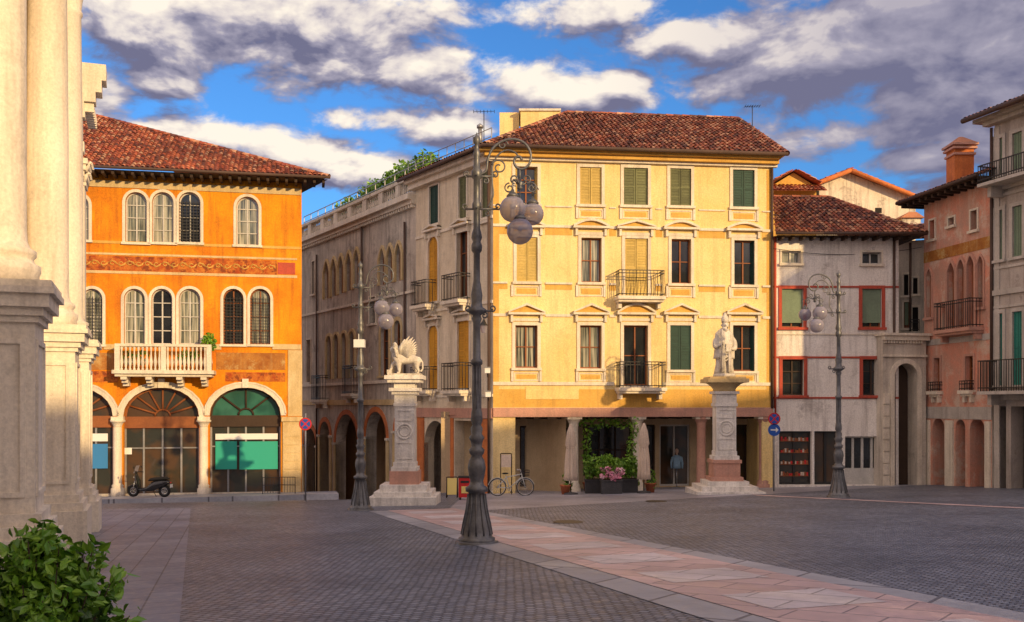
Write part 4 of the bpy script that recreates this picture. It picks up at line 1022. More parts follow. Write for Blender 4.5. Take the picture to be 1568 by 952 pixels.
# =============== LAMPS
def lamp(px,py,sgn,extra=None):
    c=G(px,py); O=Obj('street_lamp',c); S=83.0
    m=O.m('post','lamp_iron')
    prof=[(832,28),(823,28),(821,24),(812,23),(800,20),(780,15.5),(765,13.5),(754,12.5),(752,17),(746,17.5),(743,12),(737,10),(728,12),(716,14),(705,12),(698,8),(694,11),(688,12),(684,8),(676,9),(670,12),(664,8),(656,9.5),(650,6.5),(644,9),(632,8.5),(625,7),(600,6.5),(560,6),(557,9),(552,9),(549,6),(495,5.6),(488,8),(483,6),(478,14),(474,15),(470,9),(462,8),(452,9),(440,7),(430,5.2),(388,5),(384,8),(376,8.5),(370,6),(364,8.5),(356,7),(350,5.2),(322,5),(318,7),(312,7),(308,5),(275,5),(272,8),(262,8),(258,5),(240,4.5),(236,6),(230,4),(222,3),(218,5.5),(211,5.5),(207,1.5),(203,.6)]
    m.lathe(c,[(r/S,(832-y)/S) for y,r in prof],20)
    m.lathe(c,[(33/S,-.1),(33/S,.05),(30/S,.06)],8)
    for k in range(12):
        a=2*math.pi*k/12; m.tube([c+Vector((math.cos(a)*r/S,math.sin(a)*r/S,(832-y)/S)) for y,r in ((818,23.5),(800,20.5),(780,16),(756,13))],.018,5)
    for k in range(8):
        a=2*math.pi*k/8; m.tube([c+Vector((math.cos(a)*r/S,math.sin(a)*r/S,(832-y)/S)) for y,r in ((650,6.6),(560,6))],.012,4)
    def L(x,y,dy=0): return c+Vector((sgn*x/S,dy,(832-y)/S))
    def curve(pts,r): m.tube([L(*p) for p in pts],r/S,6)
    def spiral(cx,cy,r0,r1,a0,turns,n=26,w=1.2):
        curve([(cx+(r0+(r1-r0)*t)*math.cos(a0+turns*2*math.pi*t),cy-(r0+(r1-r0)*t)*math.sin(a0+turns*2*math.pi*t)) for t in [i/n for i in range(n+1)]],w)
    A=[(0,268),(14,262),(17,244),(24,228),(38,217),(54,213),(70,217),(80,228),(83,241),(79,253),(70,259),(61,256),(57,248),(60,241),(66,240),(69,245)]
    def smooth(P,n=4):
        out=[]
        for i in range(len(P)-1):
            p0=P[max(i-1,0)];p1=P[i];p2=P[i+1];p3=P[min(i+2,len(P)-1)]
            for k in range(n):
                t=k/n; out.append(tuple(.5*((2*p1[j])+(-p0[j]+p2[j])*t+(2*p0[j]-5*p1[j]+4*p2[j]-p3[j])*t*t+(-p0[j]+3*p1[j]-3*p2[j]+p3[j])*t**3) for j in (0,1)))
        out.append(P[-1]); return out
    curve(smooth(A),2.0)
    curve(smooth([(17,318),(25,300),(24,280),(24,255),(32,238),(45,230),(58,233),(64,240)]),1.3)
    spiral(34,256,12,3,math.pi*.9,-1.3); spiral(40,222,8,2,0,1.2,w=1)
    for y,w in ((268,28),(318,32),(474,24)):
        curve([(-w*.55,y+2),(w,y+2)],1.6); spiral(w,y-2,5,1.5,-math.pi/2,1.1); spiral(-w*.55,y-2,4.5,1.5,-math.pi/2,-1.1)
        m.tube([L(0,y+2,-w*.6/S),L(0,y+2,w*.6/S)],.018,5)
        spiral(w*.5,y+9,5,1.5,math.pi/2,-1.1)
    curve([(66,258),(66,276)],1.8); m.lathe(L(66,283),[(.01,-.10),(.06,-.06),(.03,-.02),(.08,.03),(.03,.07),(.02,.12)],10)
    spiral(58,274,7,2,-math.pi/2,-1.2); spiral(76,274,7,2,-math.pi/2,1.2)
    spiral(50,288,8,2,math.pi*.5,1.3); spiral(84,288,8,2,math.pi*.5,-1.3)
    gl=O.m('globes','smoked_glass'); caps=O.m('globe_caps','lamp_iron')
    for (x,y,dyy,r) in ((55,322,-.12,20),(86,323,.30,17.5),(66,357,-.20,20)):
        top=L(x,y-r,dyy)
        hub=L(66,284)
        midp=Vector(((hub.x+top.x)/2+(top.x-hub.x)*.35,(hub.y+top.y)/2,hub.z+.10))
        m.tube([hub,midp,Vector((top.x,top.y,top.z+.22)),top+Vector((0,0,.03))],.016,6)
        m.torus((top.x+sgn*.05,top.y,top.z+.24),.06,.011,(1,0,0),(0,0,1),12,5,0,5)
        caps.lathe(top,[(.11,-.025),(.12,.0),(.07,.05),(.035,.07),(.025,.12)],14)
        gl.ball(L(x,y,dyy),r/S,24)
        O.m('bulbs','white_panel').ball(L(x,y-4,dyy),.05,10)
    if extra=='cam':
        q=L(-2,430); O.m('camera_box','white_panel').bx(q.x-.16,q.x+.16,q.y-.16,q.y+.1,q.z+.1,q.z+.34); O.m('camera_box','white_panel').bx(q.x-.03,q.x+.03,q.y-.05,q.y+.05,q.z+.34,q.z+.55)
    O.done()
lamp(730,832,1); lamp(552,781,1,'cam'); lamp(1284,761,-1)
# =============== statue pillars
def sq(mb,c,hw,z0,z1,rot=0): mb.bx(c.x-hw,c.x+hw,c.y-hw,c.y+hw,z0,z1)
c=G(621,774); c.y+=1.0; D=c.y; k=D/FX; c.x=(621-CX)*k; z=lambda y: CZ+(CY-y)*k; O=Obj('lion_column',c)
m=O.m('stone_steps','marble'); sq(m,c,50*k,c.z-.3,z(757)); sq(m,c,43*k,z(757),z(750)); sq(m,c,35*k,z(750),z(740))
m=O.m('pink_plinth','stone_pink'); sq(m,c,22*k,z(740),z(720)); 
m=O.m('shaft','marble'); sq(m,c,20*k,z(720),z(714)); sq(m,c,17*k,z(714),z(707)); sq(m,c,15*k,z(707),z(622)); sq(m,c,16.5*k,z(622),z(617)); sq(m,c,15.5*k,z(617),z(604)); sq(m,c,19*k,z(604),z(599)); sq(m,c,23*k,z(599),z(594)); sq(m,c,16*k,z(594),z(586)); sq(m,c,25*k,z(586),z(581)); sq(m,c,29*k,z(581),z(575))
def medal(m,c,k,z,ym):
    m.torus((c.x,c.y-15*k-.01,z(ym)),11*k,.035,(1,0,0),(0,0,1),28,6); m.torus((c.x,c.y-15*k-.01,z(ym)),7*k,.02,(1,0,0),(0,0,1),24,5)
def frames(m,c,k,z,ll):
    for yy0,yy1 in ll:
        for q in ((-12,12,yy0,yy0-2),(-12,12,yy1+2,yy1),(-12,-10.5,yy0-2,yy1+2),(10.5,12,yy0-2,yy1+2)): m.bx(c.x+q[0]*k,c.x+q[1]*k,c.y-15*k-.025,c.y-15*k+.01,z(q[2]),z(q[3]))
medal(m,c,k,z,660); frames(m,c,k,z,((702,676),(644,627)))
O.done()
def skin(name,verts,edges,rad,mat,parent,sub=2):
    me=bpy.data.meshes.new(name); me.from_pydata(verts,edges,[]); me.update()
    o=bpy.data.objects.new(name,me); bpy.context.scene.collection.objects.link(o)
    sk=o.modifiers.new('skin','SKIN')
    sv=me.skin_vertices[0].data
    for i,r in enumerate(rad): sv[i].radius=(r,r) if not isinstance(r,tuple) else r
    sv[0].use_root=True; sk.use_smooth_shade=True
    s=o.modifiers.new('sub','SUBSURF'); s.levels=sub; s.render_levels=sub
    me.materials.append(MT[mat])
    if parent: o.parent=parent; o.matrix_parent_inverse=Matrix.Translation(-parent.location)
    return o
zt=z(575)
LO=Obj('winged_lion_statue',Vector((c.x,c.y,zt)))
def LV(x,y,zz): return (c.x+x*k,c.y+y,zt+zz*k)
LO.m('base_slab','statue_stone').bx(c.x-26*k,c.x+25*k,c.y-.32,c.y+.32,zt,zt+3*k)
V=[LV(14,0,27),LV(4,0,26),LV(-8,0,27),LV(-14,0,34),LV(-18,-.03,41),LV(-24,-.06,40),
   LV(19,-.12,20),LV(17,-.13,12),LV(21,-.13,8),LV(20,-.13,4),LV(17,-.13,4),
   LV(17,.13,20),LV(12,.14,13),LV(15,.14,8),LV(13,.14,4),LV(10,.14,4),
   LV(-10,-.13,19),LV(-9,-.14,11),LV(-9,-.14,4),LV(-13,-.14,4),
   LV(-14,.12,20),LV(-21,.1,17),LV(-22,.1,10),LV(-25,.08,9),
   LV(21,0,27),LV(26,.03,20),LV(26,.05,10),LV(22,.05,6)]
E=[(0,1),(1,2),(2,3),(3,4),(4,5),(0,6),(6,7),(7,8),(8,9),(9,10),(0,11),(11,12),(12,13),(13,14),(14,15),(2,16),(16,17),(17,18),(18,19),(2,20),(20,21),(21,22),(22,23),(0,24),(24,25),(25,26),(26,27)]
R=[.17,.16,.20,.20,.15,.08,.12,.08,.05,.045,.05,.11,.07,.05,.045,.05,.11,.065,.045,.055,.10,.07,.05,.05,.04,.03,.03,.05]
skin('lion_body',V,E,R,'statue_stone',LO.e)
mn=LO.m('mane','statue_stone'); 
for i in range(60):
    a=random.uniform(0,6.28); t=random.uniform(0,1)
    p=Vector(LV(-15-3*t,0,36+5*t)); q=p+Vector((0,math.sin(a)*.2,math.cos(a)*.22)); 
    mn.tube([q,q+Vector((.06,math.sin(a)*.05,-.05)),q+Vector((.1,math.sin(a)*.03,-.13))],[.045,.04,.01],5)
for s in (-1,1):
    mn.lathe(LV(-17,s*.1,46),[(.045,0),(.04,.04),(.01,.09)],8)
    LO.m('eyes','dark_room').ball(LV(-23.5,s*.06-.05,43),.014,8)
wg=LO.m('wings','statue_stone')
for s,dx in ((-1,0),(1,3)):
    root=Vector(LV(-7+dx,s*.14,33)); 
    for i in range(9):
        a=math.radians(62-i*8.0); ln=(30-i*1.4)*k
        tip=root+Vector((math.cos(a)*ln,s*.12,math.sin(a)*ln)); st=root+Vector((i*1.2*k,0,-i*.9*k))
        md=st.lerp(tip,.5)+Vector((-.03,s*.03,.05))
        wg.tube([st,md,tip],[.05,.06,.012],6)
    wg.tube([root,root+Vector((.02,s*.06,.22)),root+Vector((.16,s*.1,.48))],[.07,.07,.03],6)
LO.m('book','statue_stone').bx(c.x-28*k,c.x-21*k,c.y-.12,c.y+.12,zt+3*k,zt+9*k)
LO.done()
c=G(1109,757); c.y+=1.2; D=c.y;k=D/FX; c.x=(1109-CX)*k; z=lambda y,k=k: CZ+(CY-y)*k
O=Obj('saint_column',c)
m=O.m('stone_steps','marble'); sq(m,c,51*k,c.z-.3,z(749)); sq(m,c,42*k,z(749),z(742)); sq(m,c,31*k,z(742),z(735))
m=O.m('pink_plinth','stone_pink'); sq(m,c,24*k,z(735),z(729)); sq(m,c,20*k,z(729),z(708)); sq(m,c,22*k,z(708),z(703))
m=O.m('shaft','marble'); sq(m,c,19*k,z(703),z(697)); sq(m,c,16*k,z(697),z(690)); sq(m,c,15*k,z(690),z(622)); sq(m,c,17*k,z(622),z(617)); sq(m,c,15.5*k,z(617),z(603));sq(m,c,19*k,z(603),z(599)); 
medal(m,c,k,z,655); frames(m,c,k,z,((688,670),(640,626)))
m=O.m('capital','stone_ochre'); m.lathe((c.x,c.y,0),[(17*k,z(599)),(17*k,z(596)),(20*k,z(592)),(25*k,z(588)),(30*k,z(586))],24); sq(m,c,31*k,z(586),z(580)); sq(m,c,27*k,z(580),z(577))
O.done()
zt=z(577); SO=Obj('bishop_statue',Vector((c.x,c.y,zt)))
m=SO.m('robe','statue_stone')
m.lathe((c.x,c.y,zt),[(17*k,0),(17*k,4*k),(14*k,5*k)],20)
def fold(a,zz): return 1+.10*math.sin(a*7+zz*2)+.05*math.sin(a*13-zz*3)
m.lathe((c.x,c.y+.02,zt+4*k),[(14*k,0),(13.5*k,6*k),(12*k,20*k),(12.5*k,34*k),(13*k,46*k),(13.5*k,56*k),(12.5*k,63*k),(8*k,68*k),(4*k,71*k)],40,1,.72,mod=fold)
def capefold(a,zz): return 1+.07*math.sin(a*5+zz*4)
m.lathe((c.x,c.y,zt+28*k),[(16*k,0),(15.5*k,4*k),(15*k,18*k),(14.5*k,32*k),(11*k,40*k),(5*k,45*k),(4.2*k,46*k)],36,1,.75,mod=capefold)
def SV(x,y,zz): return (c.x+x*k,c.y+y,zt+zz*k)
h=SO.m('head','statue_stone')
h.ball(SV(1,-.04,79),6.2*k,18,(.86,.95,1.15)); h.tube([SV(1,0,72),SV(1,-.02,76)],.09,10)
h.tube([SV(1,-.2,80),SV(1,-.235,77.5)],[.02,.03],6); 
for s in (-1,1): h.ball(SV(1+s*5.3,-.02,79),.035,8); SO.m('eyes','dark_room').ball(SV(1+s*2.2,-.165,80.5),.012,6)
for i in range(26):
    a=random.uniform(-1.2,1.2); p=Vector(SV(1+4*math.sin(a),-.04-.12*math.cos(a),76)); h.tube([p,p+Vector((0,-.03,-.08)),p+Vector((-.2*math.sin(a)*.3,-.03,-.19))],[.03,.028,.008],5)
mt=SO.m('mitre','statue_stone')
rows=[]
for zz,rx,ry in ((83,5.6,.14),(88,6.0,.13),(92,4.6,.10),(96,2.2,.06),(99,.4,.01)):
    rows.append([(c.x+1*k+rx*k*math.cos(a),c.y-.03+ry*math.sin(a),zt+zz*k) for a in [2*math.pi*i/18 for i in range(18)]])
mt.grid(rows,True,True,True)
V=[SV(-8,0,62),SV(-14,-.05,54),SV(-15,-.16,45),SV(-9,-.30,48),SV(-6,-.33,50)]
skin('right_arm',V,[(0,1),(1,2),(2,3),(3,4)],[.11,.12,.11,.06,.045],'statue_stone',SO.e)
V=[SV(9,0,62),SV(15,-.04,53),SV(15,-.14,43),SV(10,-.28,42),SV(7,-.31,43)]
skin('left_arm',V,[(0,1),(1,2),(2,3),(3,4)],[.11,.12,.11,.06,.045],'statue_stone',SO.e)
hd=SO.m('hands','statue_stone')
for bx_,bz,sg in ((-6,50,1),(7,43,-1)):
    for f in range(4): hd.tube([SV(bx_,-.33,bz+1.5-f),SV(bx_+sg*2,-.36,bz+2.3-f),SV(bx_+sg*3.4,-.35,bz+1.6-f)],[.016,.014,.01],5)
    hd.tube([SV(bx_,-.33,bz+1),SV(bx_+sg*.6,-.37,bz+3)],[.018,.012],5)
SO.m('book','statue_stone').bx(c.x+0*k,c.x+8*k,c.y-.36,c.y-.29,zt+38*k,zt+50*k)
SO.m('crozier','statue_stone').tube([SV(-9,-.3,8),SV(-7,-.33,50),SV(-5.5,-.33,72)],.022,6)
for x in (-4,-2,4,6): SO.m('drapery','statue_stone').tube([SV(x,-.26,56),SV(x*1.1,-.30,40),SV(x*1.25,-.29,20),SV(x*1.3,-.30,7)],[.03,.04,.04,.05],6)
for q in range(5): SO.m('drapery','statue_stone').tube([SV(-13,-.1,30+q*4),SV(-3,-.30,22+q*5),SV(8,-.27,30+q*5),SV(13,-.05,40+q*4)],[.02,.035,.03,.02],6)
SO.done()
# =============== SCOOTER
def scooter(c):
    O=Obj('motor_scooter',c); X=Vector((-1,.12,0)).normalized(); Y=Vector((-.12,-1,0)); Z=Vector((0,0,1))
    def p(x,y,zz): return c+(X*x+Y*y+Z*zz)*1.05
    for x in (-.68,.68):
        O.m('tyres','rubber').torus(p(x,0,.27),.21,.065,X,Z,24,8); O.m('rims','chrome').torus(p(x,0,.27),.14,.02,X,Z,20,5)
        for a in range(5): O.m('rims','chrome').tube([p(x,0,.27),p(x+.14*math.cos(a*1.256),0,.27+.14*math.sin(a*1.256))],.015,4)
    def loft(mb,secs,seg=12):
        rows=[]
        for (x,zc,hy,hz) in secs: rows.append([p(x,hy*math.cos(a),zc+hz*math.sin(a)) for a in [2*math.pi*i/seg for i in range(seg)]])
        mb.grid(rows,True,True,True)
    b=O.m('body','scooter_paint')
    loft(b,[(-.95,.62,.04,.03),(-.85,.63,.12,.09),(-.6,.58,.17,.17),(-.3,.52,.18,.21),(-.1,.43,.17,.19),(.05,.35,.16,.10),(.3,.32,.17,.07),(.42,.34,.15,.08)])
    loft(b,[(.38,.3,.15,.1),(.45,.55,.2,.22),(.52,.75,.2,.2),(.55,.93,.12,.12),(.56,1.05,.05,.05)])
    loft(b,[(.5,.42,.07,.04),(.68,.52,.08,.035),(.88,.44,.07,.03),(.94,.36,.04,.02)])
    O.m('seat','rubber').grid([[p(x,hy*math.cos(a),zc+hz*math.sin(a)) for a in [2*math.pi*i/12 for i in range(12)]] for (x,zc,hy,hz) in ((-.9,.78,.05,.02),(-.75,.80,.14,.07),(-.4,.77,.16,.08),(-.1,.74,.15,.07),(.0,.7,.08,.03))],True,True,True)
    m=O.m('fork','chrome'); m.tube([p(.68,.09,.27),p(.56,.07,.7)],.02,6); m.tube([p(.68,-.09,.27),p(.56,-.07,.7)],.02,6)
    h=O.m('handlebar','rubber'); h.tube([p(.42,-.33,1.03),p(.5,-.1,1.05),p(.5,.1,1.05),p(.42,.33,1.03)],.022,6)
    for s in (-1,1): h.tube([p(.47,s*.25,1.04),p(.5,s*.3,1.22)],.01,5); h.ball(p(.5,s*.31,1.25),.06,10,(.4,1,.8))
    O.m('windshield','smoked_glass').grid([[p(.6-.12*t,(-.18+.09*i)*(1-.2*t),1.0+.32*t) for i in range(5)] for t in (0,.5,1)],False,True)
    O.m('headlight','chrome').ball(p(.63,0,.83),.07,10,(.5,1.3,.7)); O.m('taillight','sign_red').ball(p(-.95,0,.62),.05,8,(.5,1.6,.7))
    O.m('exhaust','chrome').tube([p(-.2,-.18,.25),p(-.85,-.2,.36)],[.03,.06],8); h.tube([p(-.1,-.12,.28),p(-.2,-.25,.02)],.014,5)
    O.m('plate','white_panel').hexa([p(-1.0,-.09,.42),p(-1.0,.09,.42),p(-.98,.09,.42),p(-.98,-.09,.42),p(-.99,-.09,.55),p(-.99,.09,.55),p(-.97,.09,.55),p(-.97,-.09,.55)])
    O.done()
def onpv(px,w):
    f=fo.off(w); q=f.P(f.u(px),0); q.z=-.0484*q.y+.017*q.x; return q
scooter(onpv(228,2.3))
# =============== BICYCLE
def bicycle(px,py):
    c=G(px,py); O=Obj('bicycle',c); X=Vector((1,0.05,0)).normalized(); Z=Vector((0,0,1)); Y=Vector((0,1,0)); f=O.m('frame','bike_paint')
    def p(x,zz,y=0): return c+X*x+Z*zz+Y*y
    a,b=p(-.54,.34),p(.54,.34)
    for q in (a,b):
        O.m('tyres','rubber').torus(q,.33,.019,X,Z,32,6); O.m('rims','chrome').torus(q,.305,.014,X,Z,32,5)
        for k_ in range(14): t=k_*.4488; O.m('spokes','chrome').tube([q,q+X*.3*math.cos(t)+Z*.3*math.sin(t)],.005,3)
        O.m('mudguards','bike_paint').torus(q,.36,.016,X,Z,16,5,.3,2.9)
    bb=p(-.08,.3); st=p(-.22,.82); hd=p(.38,.88); hb=p(.41,.74)
    for s,e in ((bb,st),(bb,hb),(p(-.2,.72),p(.385,.84)),(a,bb),(a,p(-.2,.72)),(hd,b)): f.tube([s,e],.02,6)
    h=O.m('handlebar','chrome'); h.tube([hd,p(.36,1.0)],.014,6); h.tube([p(.2,1.02,-.26),p(.34,1.02,-.2),p(.38,1.0,0),p(.34,1.02,.2),p(.2,1.02,.26)],.014,6)
    O.m('saddle','rubber').ball(p(-.24,.87),.1,12,(1.3,.7,.35)); 
    O.m('crank','chrome').torus(bb,.09,.008,X,Z,16,5); O.m('crank','chrome').tube([bb,p(-.0,.16,-.1)],.01,5); O.m('crank','rubber').bx(p(0,.15).x-.05,p(0,.15).x+.05,c.y-.2,c.y-.1,c.z+.14,c.z+.17)
    bk=O.m('basket','iron')
    for zz in (.8,.9,1.0): bk.torus(p(.58,zz),.13,.008,X,Y,12,4)
    for k_ in range(10): t=k_*.628; bk.tube([p(.58+.11*math.cos(t),.78,.11*math.sin(t)),p(.58+.13*math.cos(t),1.0,.13*math.sin(t))],.006,3)
    O.done()
bicycle(783,759)
def umbrella(px,py):
    c=G(px,py); O=Obj('closed_parasol',c)
    O.m('pole','wood_dark').tube([c,c+Vector((0,0,2.75))],.025,8); O.m('base','planter_grey').lathe(c,[(.28,0),(.28,.06),(.05,.1)],16)
    O.m('canvas','canvas').lathe((c.x,c.y,c.z+.55),[(.24,0),(.22,.25),(.2,.8),(.16,1.2),(.15,1.3),(.19,1.4),(.13,1.9),(.03,2.2)],32,mod=lambda a,zz:1+.22*math.sin(a*8+.6*math.sin(zz*3)))
    O.m('strap','canvas').torus((c.x,c.y,c.z+1.83),.16,.02,(1,0,0),(0,1,0)); O.done()
umbrella(874,757); umbrella(986,755)
def planter(px,py,w,kind):
    c=G(px,py); O=Obj('flower_planter',c); m=O.m('box','planter_grey')
    m.bx(c.x-w,c.x+w,c.y-.25,c.y+.25,c.z,c.z+.5); m.bx(c.x-w-.03,c.x+w+.03,c.y-.28,c.y+.28,c.z+.5,c.z+.56); O.m('soil','soil').bx(c.x-w+.03,c.x+w-.03,c.y-.22,c.y+.22,c.z+.56,c.z+.575)
    for i in range(7):
        x=c.x+random.uniform(-w,w)*.8; O.m('stems','bark').tube([(x,c.y,c.z+.55),(x+random.uniform(-.1,.1),c.y,c.z+1.2)],.014,5)
        leaves(O.m('foliage','leaf'),(x,c.y,c.z+.85+random.uniform(0,.45)),(.28,.3,.32),110,.07)
    if kind==1:
        for i in range(18):
            q=(c.x+random.uniform(-w,w),c.y-.22+random.uniform(-.1,.1),c.z+.5+random.uniform(.1,.6)); leaves(O.m('blossoms','flower_pink'),q,(.12,.1,.1),35,.045)
    O.done()
planter(912,755,.42,0); planter(936,756,.40,1); planter(962,754,.36,0)
def vine(px,py,name,segs):
    c=G(px,py); O=Obj(name,c); pts=[c+Vector((math.sin(i*.9)*.08,0,i*.35)) for i in range(segs)]
    O.m('stems','bark').tube(pts,.02,5)
    for q in pts[1:]: leaves(O.m('foliage','leaf'),q,(.22,.2,.25),40,.07)
    O.m('pot','terracotta').lathe(c,[(.15,0),(.2,.32),(.23,.33),(.23,.38),(.18,.38)],14); O.done()
vine(900,752,'climbing_plant',8); vine(970,752,'climbing_plant',9); vine(505,762,'climbing_plant',6); vine(866,757,'potted_plant',3); vine(996,754,'potted_plant',3)
O=Obj('arcade_garland',fm_.P(5,1,-.5)); zl=fm_.z(960,638)
for px in range(895,975,8): leaves(O.m('foliage','leaf'),fm_.P(fm_.u(px),zl-.15-.25*random.random(),-.5),(.22,.2,.2),24,.08)
O.done()
def board(name,px,py,w,h,mat,leg=.3):
    c=G(px,py); O=Obj(name,c); f=O.m('frame','wood_dark'); P_=O.m('panel',mat)
    P_.hexa([(c.x-w,c.y-.02,c.z+leg),(c.x+w,c.y-.02,c.z+leg),(c.x+w,c.y,c.z+leg),(c.x-w,c.y,c.z+leg),(c.x-w,c.y+.08,c.z+leg+h),(c.x+w,c.y+.08,c.z+leg+h),(c.x+w,c.y+.1,c.z+leg+h),(c.x-w,c.y+.1,c.z+leg+h)])
    for s in (-1,1): f.tube([(c.x+s*(w+.02),c.y-.05,c.z),(c.x+s*(w+.02),c.y+.1,c.z+leg+h+.04)],.022,5); f.tube([(c.x+s*(w+.02),c.y+.35,c.z),(c.x+s*(w+.02),c.y+.1,c.z+leg+h+.04)],.022,5)
    f.tube([(c.x-w,c.y+.09,c.z+leg+h+.04),(c.x+w,c.y+.09,c.z+leg+h+.04)],.022,5)
    O.done()
board('menu_board',692,762,.18,.62,'yellow_panel',.12); board('menu_board',775,757,.2,.5,'canvas',1.1)
c=G(712,765); O=Obj('red_litter_bin',c); O.m('box','sign_red').bx(c.x-.22,c.x+.22,c.y-.18,c.y+.18,c.z+.1,c.z+.8); O.m('lid','frame_dark').bx(c.x-.24,c.x+.24,c.y-.2,c.y+.2,c.z+.8,c.z+.86); O.m('slot','frame_dark').bx(c.x-.15,c.x+.15,c.y-.19,c.y-.17,c.z+.62,c.z+.7); O.m('sticker','yellow_panel').bx(c.x-.12,c.x+.12,c.y-.19,c.y-.182,c.z+.25,c.z+.5)
for s in (-1,1): O.m('feet','frame_dark').bx(c.x+s*.17-.03,c.x+s*.17+.03,c.y-.15,c.y+.15,c.z,c.z+.1)
O.done()
def sign(px,py,discs,name='traffic_sign'):
    c=G(px,py); k=c.y/FX; O=Obj(name,c); top=max(CZ+(CY-y)*k for y,_ in discs)+.4
    O.m('pole','metal_grey').tube([c,(c.x,c.y,top)],.03,8)
    for y,kind in discs:
        z_=CZ+(CY-y)*k; R=.24
        def disc(r,mat,yy): 
            O.m('disc',mat).poly([(c.x+r*math.cos(a),c.y-yy,z_+r*math.sin(a)) for a in [2*math.pi*i/24 for i in range(24)]])
        O.m('disc_back','metal_grey').tube([(c.x,c.y-.05,z_),(c.x,c.y-.035,z_)],R,24)
        if kind=='nostop':
            disc(R,'sign_red',.056); disc(R*.78,'sign_blue',.060)
            for a in (1,-1):
                v=Vector((math.cos(a*.785),0,math.sin(a*.785))); w=Vector((-v.z,0,v.x)); q=Vector((c.x,c.y-.064-.001*a,z_)); O.m('disc_bar','sign_red').poly([q+v*R*.8+w*.022,q-v*R*.8+w*.022,q-v*R*.8-w*.022,q+v*R*.8-w*.022])
        elif kind=='arrow':
            disc(R,'sign_blue',.056); O.m('arrow','white_panel').bx(c.x-.14,c.x+.08,c.y-.064,c.y-.06,z_-.025,z_+.025); O.m('arrow','white_panel').poly([(c.x+.17,c.y-.063,z_),(c.x+.06,c.y-.063,z_+.1),(c.x+.06,c.y-.063,z_-.1)])
    O.done()
sign(468,766,[(649,'nostop')]); sign(1185,752,[(641,'nostop'),(658,'arrow')])
for px in (414,440):
    c=onpv(px,2.0); O=Obj('bicycle_rack',c); m=O.m('frame','iron')
    m.tube([c+Vector((-.35,0,0)),c+Vector((-.35,0,.75)),c+Vector((.35,0,.75)),c+Vector((.35,0,0))],.022,6); m.tube([c+Vector((-.35,0,.4)),c+Vector((.35,0,.4))],.015,6)
    for i in range(5): m.tube([c+Vector((-.25+.125*i,0,0.05)),c+Vector((-.25+.125*i,0,.75))],.01,5)
    O.done()
f=fi; q=f.P(f.u(1033),0,.35); zb_=gz(q.x,q.y)
O=Obj('shop_mannequin',Vector((q.x,q.y,zb_)))
O.m('stand','chrome').tube([(q.x,q.y,zb_),(q.x,q.y,zb_+.9)],.02,6); O.m('stand','chrome').lathe((q.x,q.y,zb_),[(.18,0),(.18,.02),(.02,.03)],14)
O.m('shirt','cloth_blue').lathe((q.x,q.y,zb_+.85),[(.16,0),(.15,.15),(.14,.25),(.18,.45),(.19,.52),(.07,.6)],18,1.15,.65)
for s in (-1,1): O.m('sleeves','cloth_blue').tube([(q.x+s*.19,q.y,zb_+1.35),(q.x+s*.25,q.y,zb_+1.1),(q.x+s*.24,q.y-.04,zb_+.85)],[.06,.05,.04],8)
O.m('head','skin_mannequin').ball((q.x,q.y,zb_+1.62),.1,14,(.85,.95,1.2)); O.m('head','skin_mannequin').tube([(q.x,q.y,zb_+1.42),(q.x,q.y,zb_+1.55)],.045,8)
O.done()
O=Obj('overhead_cable',T(1184,372,42)); pts=[]
a=T(1184,380,42.4); b=T(1412,378,42.9)
for i in range(17): t=i/16; q=a.lerp(b,t); q.z-=1.0*t*(1-t)*1.2; pts.append(q)
O.m('cable','rubber').tube(pts,.012,4); O.done()
for (px,py) in ((747,568),(748,604)):
    q=T(px,py,41.2); O=Obj('wall_camera_box',q); O.m('box','white_panel').bx(q.x-.11,q.x+.11,q.y-.6,q.y-.35,q.z-.1,q.z+.12); O.m('hood','metal_grey').bx(q.x-.13,q.x+.13,q.y-.65,q.y-.32,q.z+.12,q.z+.15); O.m('bracket','iron').tube([(q.x,q.y-.4,q.z-.1),(q.x,q.y-.1,q.z-.25)],.03,6); O.done()
q=T(741,500,41); O=Obj('wall_lantern',q); O.m('glass','smoked_glass').lathe((q.x-.0,q.y-.6,q.z-.15),[(.08,-.15),(.15,.15)],6,smooth=False); O.m('cap','iron').lathe((q.x,q.y-.6,q.z),[(.18,0),(.08,.14),(.02,.22)],6,smooth=False); O.m('arm','iron').tube([(q.x,q.y-.6,q.z+.2),(q.x,q.y-.3,q.z+.3),(q.x+.1,q.y,q.z+.1)],.02,6); O.done()
# =============== foreground shrub
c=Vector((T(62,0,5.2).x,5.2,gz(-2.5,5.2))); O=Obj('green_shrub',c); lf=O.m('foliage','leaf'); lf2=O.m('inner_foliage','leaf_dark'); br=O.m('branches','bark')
ztop=T(60,838,5.2).z
for i in range(85):
    a=random.uniform(0,6.28); r=abs(random.gauss(0,.55)); r=min(r,1.0)
    tip=Vector((c.x+.44*r*math.cos(a),c.y+.4*r*math.sin(a),ztop-.30*r*r+random.uniform(-.12,.09)))
    md=Vector((c.x,c.y,c.z)).lerp(tip,.5)+Vector((0,0,.1))
    br.tube([c+Vector((.05*math.cos(a),.05*math.sin(a),0)),md,tip],[.012,.008,.003],5)
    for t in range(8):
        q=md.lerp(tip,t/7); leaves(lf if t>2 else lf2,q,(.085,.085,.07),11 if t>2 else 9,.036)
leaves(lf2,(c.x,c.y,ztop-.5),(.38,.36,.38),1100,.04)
O.m('pot','terracotta').lathe(c,[(.25,-.05),(.34,.45),(.38,.46),(.38,.54),(.3,.54)],24)
O.done()
